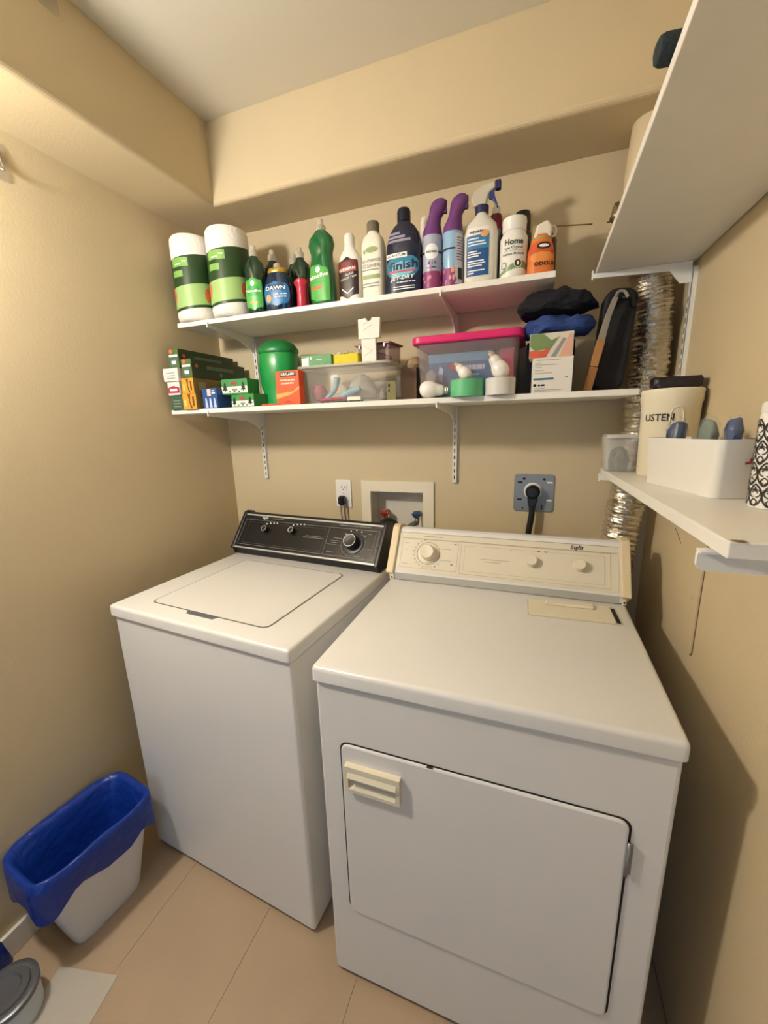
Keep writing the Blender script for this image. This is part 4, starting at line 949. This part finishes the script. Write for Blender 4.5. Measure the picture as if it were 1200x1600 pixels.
t = carton('black_box', 'dark box under the clothes behind the white carton', .13, .14, .150, (1.335, -.110, ZL), BLACKM, 0)
zc = ZL+.154
o = crumple('blue_cloth', [(0, .085, .070, 2.4), (.006, .096, .076, 2.4), (.022, .098, .078, 2.3), (.038, .080, .065, 2.2), (.045, .03, .03)], M('cloth_blue', '27407E', .85, bump=.3, bscale=60), None, .012, 24, 72, 7); o.location = (1.345, -.200, zc+.006); props(o, 'royal blue cloth lying over the picture carton', 'cloth')
o = crumple('black_garment', [(0, .090, .070, 2.2), (.012, .104, .080, 2.2), (.035, .098, .075, 2.1), (.056, .070, .055, 2), (.063, .034, .03, 2), (.066, .008, .008)], M('cloth_black', '10121C', .9, bump=.4, bscale=70), None, .014, 20, 72, 11); o.location = (1.345, -.180, zc+.064); props(o, 'black folded garment heaped on the blue cloth', 'garment')
# black case leaning, wooden handle
t = thing('black_case', 'black soft case leaning at the right end of lower shelf', 'case', (1.478, -.185, ZL), 0, None, 0, .08)
prism('body', rrect(-.036, .002, .044, .262, .03, 6), 'y', -.035, .038, BLACKM, t, .008)
tube('handle', [(-.026, -.036, .20), (-.01, -.050, .236), (.02, -.050, .24), (.034, -.036, .215)], .006, BLACKP, t, N=8)
rect(t, .004, .236, .024, .241, GREYINK, flat('front', 0, -.0352, 0), 'printed_mark')
t = thing('wooden_handle_tool', 'tool with a brown wooden handle and grey strap leaning on the black case', 'tool', (1.418, -.262, ZL), .1, None, 0, .20)
box('wood_lower', (0, -.008, 0), (.022, .008, .066), M('wood_brown', '9A6A3C', .5, var=.15, vscale=30), t, .002)
box('wood_upper', (.001, -.007, .067), (.021, .007, .134), M('wood_tan', 'A87A48', .5, var=.15, vscale=30), t, .002)
prism('strap', [(.002, .134), (.020, .134), (.018, .190), (.022, .238), (.010, .236), (.004, .19)], 'y', -.004, .004, M('strap_grey', '8C8478', .6), t, .001)
tube('strap_loop', [(.016, 0, .236), (.020, .006, .252), (.034, .008, .256), (.046, .006, .243)], .004, M('strap_grey'), t, N=8)

# ================================================================== RIGHT SHELVES
# low shelf
t = thing('food_container', 'small frosted container with a lid and a dark packet, far end of low right shelf', 'container', (1.527, -.236, zrs(-.236)+.0006), 0, None, -TILT)
bin_walls(t, .088, .080, .094, FROST, .84, r=.014)
prism('rim', rrect(-.051, -.047, .051, .047, .016), 'z', .090, .100, M('frost_lid', 'DDDAD2', .3, alpha=.7), t, .002)
crumple('dark_packet', [(.003, .022, .022), (.03, .026, .024), (.055, .020, .018), (.064, .006, .006)], M('packet_black', '1E1D1C', .25), t, .005, 60, 24, 8); t.children[-1].location = (.012, 0, 0)
t = thing('pantry_jug', 'cream round jug with a rim and dark lettering behind the white bin', 'jug', (1.606, -.352, zrs(-.352)+.0006), 0, None, -TILT)
CJ = M('jug_cream', 'E6DDC4', .38)
sj = [(0, .054, .054), (.004, .057, .057), (.17, .060, .060), (.176, .0625, .0625), (.196, .063, .063), (.200, .0635, .0635), (.204, .061, .061)]
loft('body', sj, CJ, t, 40)
mj = surf(sj, .0012, -.25)
text(t, 'USTEN', .023, BLACKINK, lambda u, v: surf(sj, .0012, -.62)(u*.9, .138+v), .016)
tube('handle_rib', [surf(sj, .0006, -.02)(u, z) for u, z in ((-.012, .09), (-.013, .13), (-.010, .155), (0, .162), (.010, .155), (.013, .13), (.012, .09))], .0016, CJ, t, N=6)
for k in range(7): disc(t, -.022+.006*k, .088+.004*(k % 2), .003, .0022, M('print_vine', '5E8A5A', .5), surf(sj, .0012, -.45), 'printed_leaf', 8, 1)
for k in range(3): disc(t, -.010+.004*k, .081-.002*k, .0022, .003, M('print_vine'), surf(sj, .0012, -.45), 'printed_leaf', 8, 1)
o = crumple('black_bundle', [(0, .046, .028, 4), (.004, .050, .031, 4), (.020, .050, .031, 4), (.026, .046, .027, 4)], M('bundle_black', '201C22', .3, bump=.5, bscale=80), None, .003, 50, 36, 3)
o.location = (1.608, -.352, zrs(-.352)+.2066); props(o, 'shiny black wrapped packet lying on top of the cream jug', 'packet')
t = thing('white_bin', 'white open plastic bin with a red mark holding bagged blue items', 'bin', (1.5955, -.600, zrs(-.600)+.0006), .19, None, -TILT)
w, d, h = .084, .250, .096
bin_walls(t, w, d, h, M('bin_white', 'E6E3DC', .35), .93, .002, 'bin_wall', .014)
mf = lambda u, v: (u, -d/2*(.93+.07*(v/h))-.0012, v)
for a, b, c, e in ((-.012, .060, .012, .066), (-.018, .056, .006, .060)): poly(t, [(a, b), (c, b+.004), (c, e+.002), (a, e)], M('marker_red', 'B8485A', .5), lambda u, v: mf(u+.018, v), 'red_mark')
poly(t, [(-.004, .060), (.014, .066), (.016, .078), (.010, .074), (.004, .082), (-.003, .074)], M('marker_red'), lambda u, v: mf(u+.012, v), 'red_mark')
BAGC = M('zip_bag', 'D5DADC', .12, alpha=.13)
def bagged(lab, x, y, zc, m, s, seed, lab2, nm='bagged_item'):
    t = thing(nm, lab, 'bag', (x, y, zrs(y)+.013), 0, 'bagged items in the white bin')
    crumple('item', [(.004, .022*s, .03*s), (.06, .028*s, .038*s), (.098, .028*s, .038*s), (.112, .019*s, .026*s), (.115, .006, .006)], m, t, .006, 38, 24, seed)
    crumple('clear_bag', [(.002, .026*s, .036*s), (.06, .032*s, .043*s), (.10, .031*s, .041*s), (.118, .022*s, .028*s), (.124, .006*s, .01)], BAGC, t, .007, 40, 28, seed+1)
bagged('clear bag with a navy item at the left front of the white bin', 1.573, -.535, 0, M('item_navy', '16305A', .35), .55, 21, '')
bagged('clear bag with grey-green things in the middle of the white bin', 1.600, -.612, 0, M('item_sage', '6C7A6C', .5), .50, 31, '')
bagged('clear bag with a deep blue item at the near end of the white bin', 1.614, -.672, 0, M('item_blue', '1B3A6C', .35), .46, 41, '')
# patterned tin
t = thing('patterned_canister', 'white canister with black scrollwork pattern at right edge of low shelf', 'canister', (1.634, -.790, zrs(-.790)+.0006), 0, None, -TILT)
R = .0325; sct = [(0, R*.94, R*.94), (.004, R, R), (.128, R, R), (.134, R*.96, R*.96)]
loft('body', sct, M('canister_white', 'ECE8E0', .4), t, 40)
mt = surf(sct, .0009); INK = M('ink_scroll', '2B2622', .5)
def stroke(P, wd):
    V, Fc = [], []
    for i, (u, v) in enumerate(P):
        a = P[max(i-1, 0)]; b = P[min(i+1, len(P)-1)]; dx, dy = b[0]-a[0], b[1]-a[1]; l_ = math.hypot(dx, dy) or 1
        nx, ny = -dy/l_*wd/2, dx/l_*wd/2; V += [mt(u+nx, v+ny), mt(u-nx, v-ny)]
    for i in range(len(P)-1): Fc.append((2*i, 2*i+1, 2*i+3, 2*i+2))
    return V, Fc
AV, AF = [], []
def addst(P, wd):
    V, Fc = stroke(P, wd); b = len(AV); AV.extend(V); AF.extend([tuple(i+b for i in f) for f in Fc])
PW, PH = .0204, .032
for i in range(-4, 5):
    for j in range(-1, 5):
        cu, cv = i*PW+(PW/2 if j % 2 else 0), .018+j*PH*.95
        if cv < .006 or cv > .126: continue
        def cl(P): return [(u, min(max(v, .004), .128)) for u, v in P]
        for sgn in (-1, 1):
            addst(cl([(cu+sgn*(PW*.5*math.sin(PI*k/14)**.8), cv-PH/2*1.02+PH*1.04*k/14) for k in range(15)]), .0022)
            addst(cl([(cu+sgn*(.002+.0062*math.sin(a)), cv+.004-.006*math.cos(a)*(1-.05*a)) for a in [PI*1.5*k/10 for k in range(11)]]), .0016)
            addst(cl([(cu+sgn*.0045*math.sin(PI*k/8), cv-.014+.010*k/8) for k in range(9)]), .0016)
        addst(cl([(cu, cv+.006), (cu, cv+.013)]), .0024)
mesh('scroll_pattern', AV, AF, INK, t)
lathe('lid', [(R*.97, .134), (R*.99, .136), (R*.99, .146), (R*.9, .150), (.001, .150)], M('canister_white'), t, N=36)
# high shelf things
o = loft('foam_roll', [(0, .001, .001), (.0006, .007, .007), (.003, .0125, .0125), (.008, .0145, .0145), (.10, .0145, .0145), (.106, .0125, .0125), (.108, .007, .007), (.109, .001, .001)], M('foam_teal', '1F2A2C', .85, bump=.3, bscale=150), None, 24)
o.rotation_euler = (0, math.radians(90), math.radians(8)); o.location = (1.408, -.874, ZR+.016+.0150)
props(o, 'dark teal foam roller peeking over edge of the high right shelf', 'foam roller')

# ================================================================== FLOOR CORNER
t = thing('wastebasket', 'white wastebasket lined with a blue bag in the left corner', 'wastebasket', (.118, -.938, 0), -.12)
bw = M('bin_white2', 'DADCDF', .35)
secb = [(0, .066, .090, 6), (.01, .070, .094, 6), (.285, .098, .150, 6), (.29, .101, .153, 6), (.297, .101, .153, 6)]
loft('basket', secb[:]+[(.297, .097, .149, 6), (.02, .066, .090, 6)], bw, t, 44, caps=True)
# blue bag: folded over the rim, hanging unevenly, inner film
BAGB = M('blue_bag', '10348E', .3, bump=.6, bscale=30)
N = 72; V, Fc = [], []
def bagring(z, rx, ry, n=5, jz=0, jr=0, seed=0):
    out = []
    for i, (x, y) in enumerate(ring(rx, ry, n, N)):
        q = noise.noise(Vector((x*14+seed, y*14, seed*.7))); q2 = noise.noise(Vector((x*30, y*30+seed, 3.3)))
        k = 1+jr*q2; out.append((x*k, y*k, z+jz*q))
    return out
rings = [bagring(.205, .106, .165, 5, .085, .03, 1), bagring(.245, .108, .163, 5, .04, .03, 2), bagring(.285, .110, .163, 5, .015, .025, 3), bagring(.306, .108, .160, 5, .012, .03, 4), bagring(.312, .102, .154, 5, .014, .02, 4),
         bagring(.296, .091, .142, 5, .004, .01, 5), bagring(.22, .078, .122, 4, .01, .03, 6), bagring(.12, .060, .095, 3, .01, .05, 7), bagring(.06, .045, .07, 2, .005, .05, 8), bagring(.05, .008, .01, 2, 0, 0, 9)]
for r_ in rings: V += r_
for k in range(len(rings)-1):
    for i in range(N):
        j = (i+1) % N; Fc.append((k*N+i, k*N+j, (k+1)*N+j, (k+1)*N+i))
b_ = mesh('liner_bag', V, Fc, BAGB, t, True)
# sheet on the floor
o = prism('floor_sheet', [(-.085, -.16), (.085, -.16), (.085, .075), (-.085, .075)], 'z', .0004, .0016, M('sheet_white', 'B9B2A6', .6), None)
o.location = (.262, -1.135, 0); o.rotation_euler = (0, 0, .22); props(o, 'white sheet lying flat on the floor beside the wastebasket', 'mat')
t = thing('lidded_tin', 'round grey lidded container on the floor at bottom left', 'container', (.150, -1.185, 0))
lathe('body', [(.058, .0), (.062, .004), (.062, .075), (.058, .08), (.001, .08)], M('tin_pale', 'C6CCD2', .35), t, N=36)
lathe('lid', [(.064, .070), (.066, .072), (.066, .084), (.060, .087), (.050, .085), (.048, .090), (.034, .090), (.030, .086), (.001, .085)], M('tin_grey', '6E7076', .35, metal=.6), t, N=36)
o = crumple('blue_bag_heap', [(0, .016, .07), (.02, .018, .08), (.10, .015, .07), (.16, .008, .04), (.17, .002, .01)], BAGB, None, .006, 25, 30, 5)
o.location = (.040, -1.20, .003); props(o, 'crumpled blue bag against the baseboard at the bottom left', 'bag')
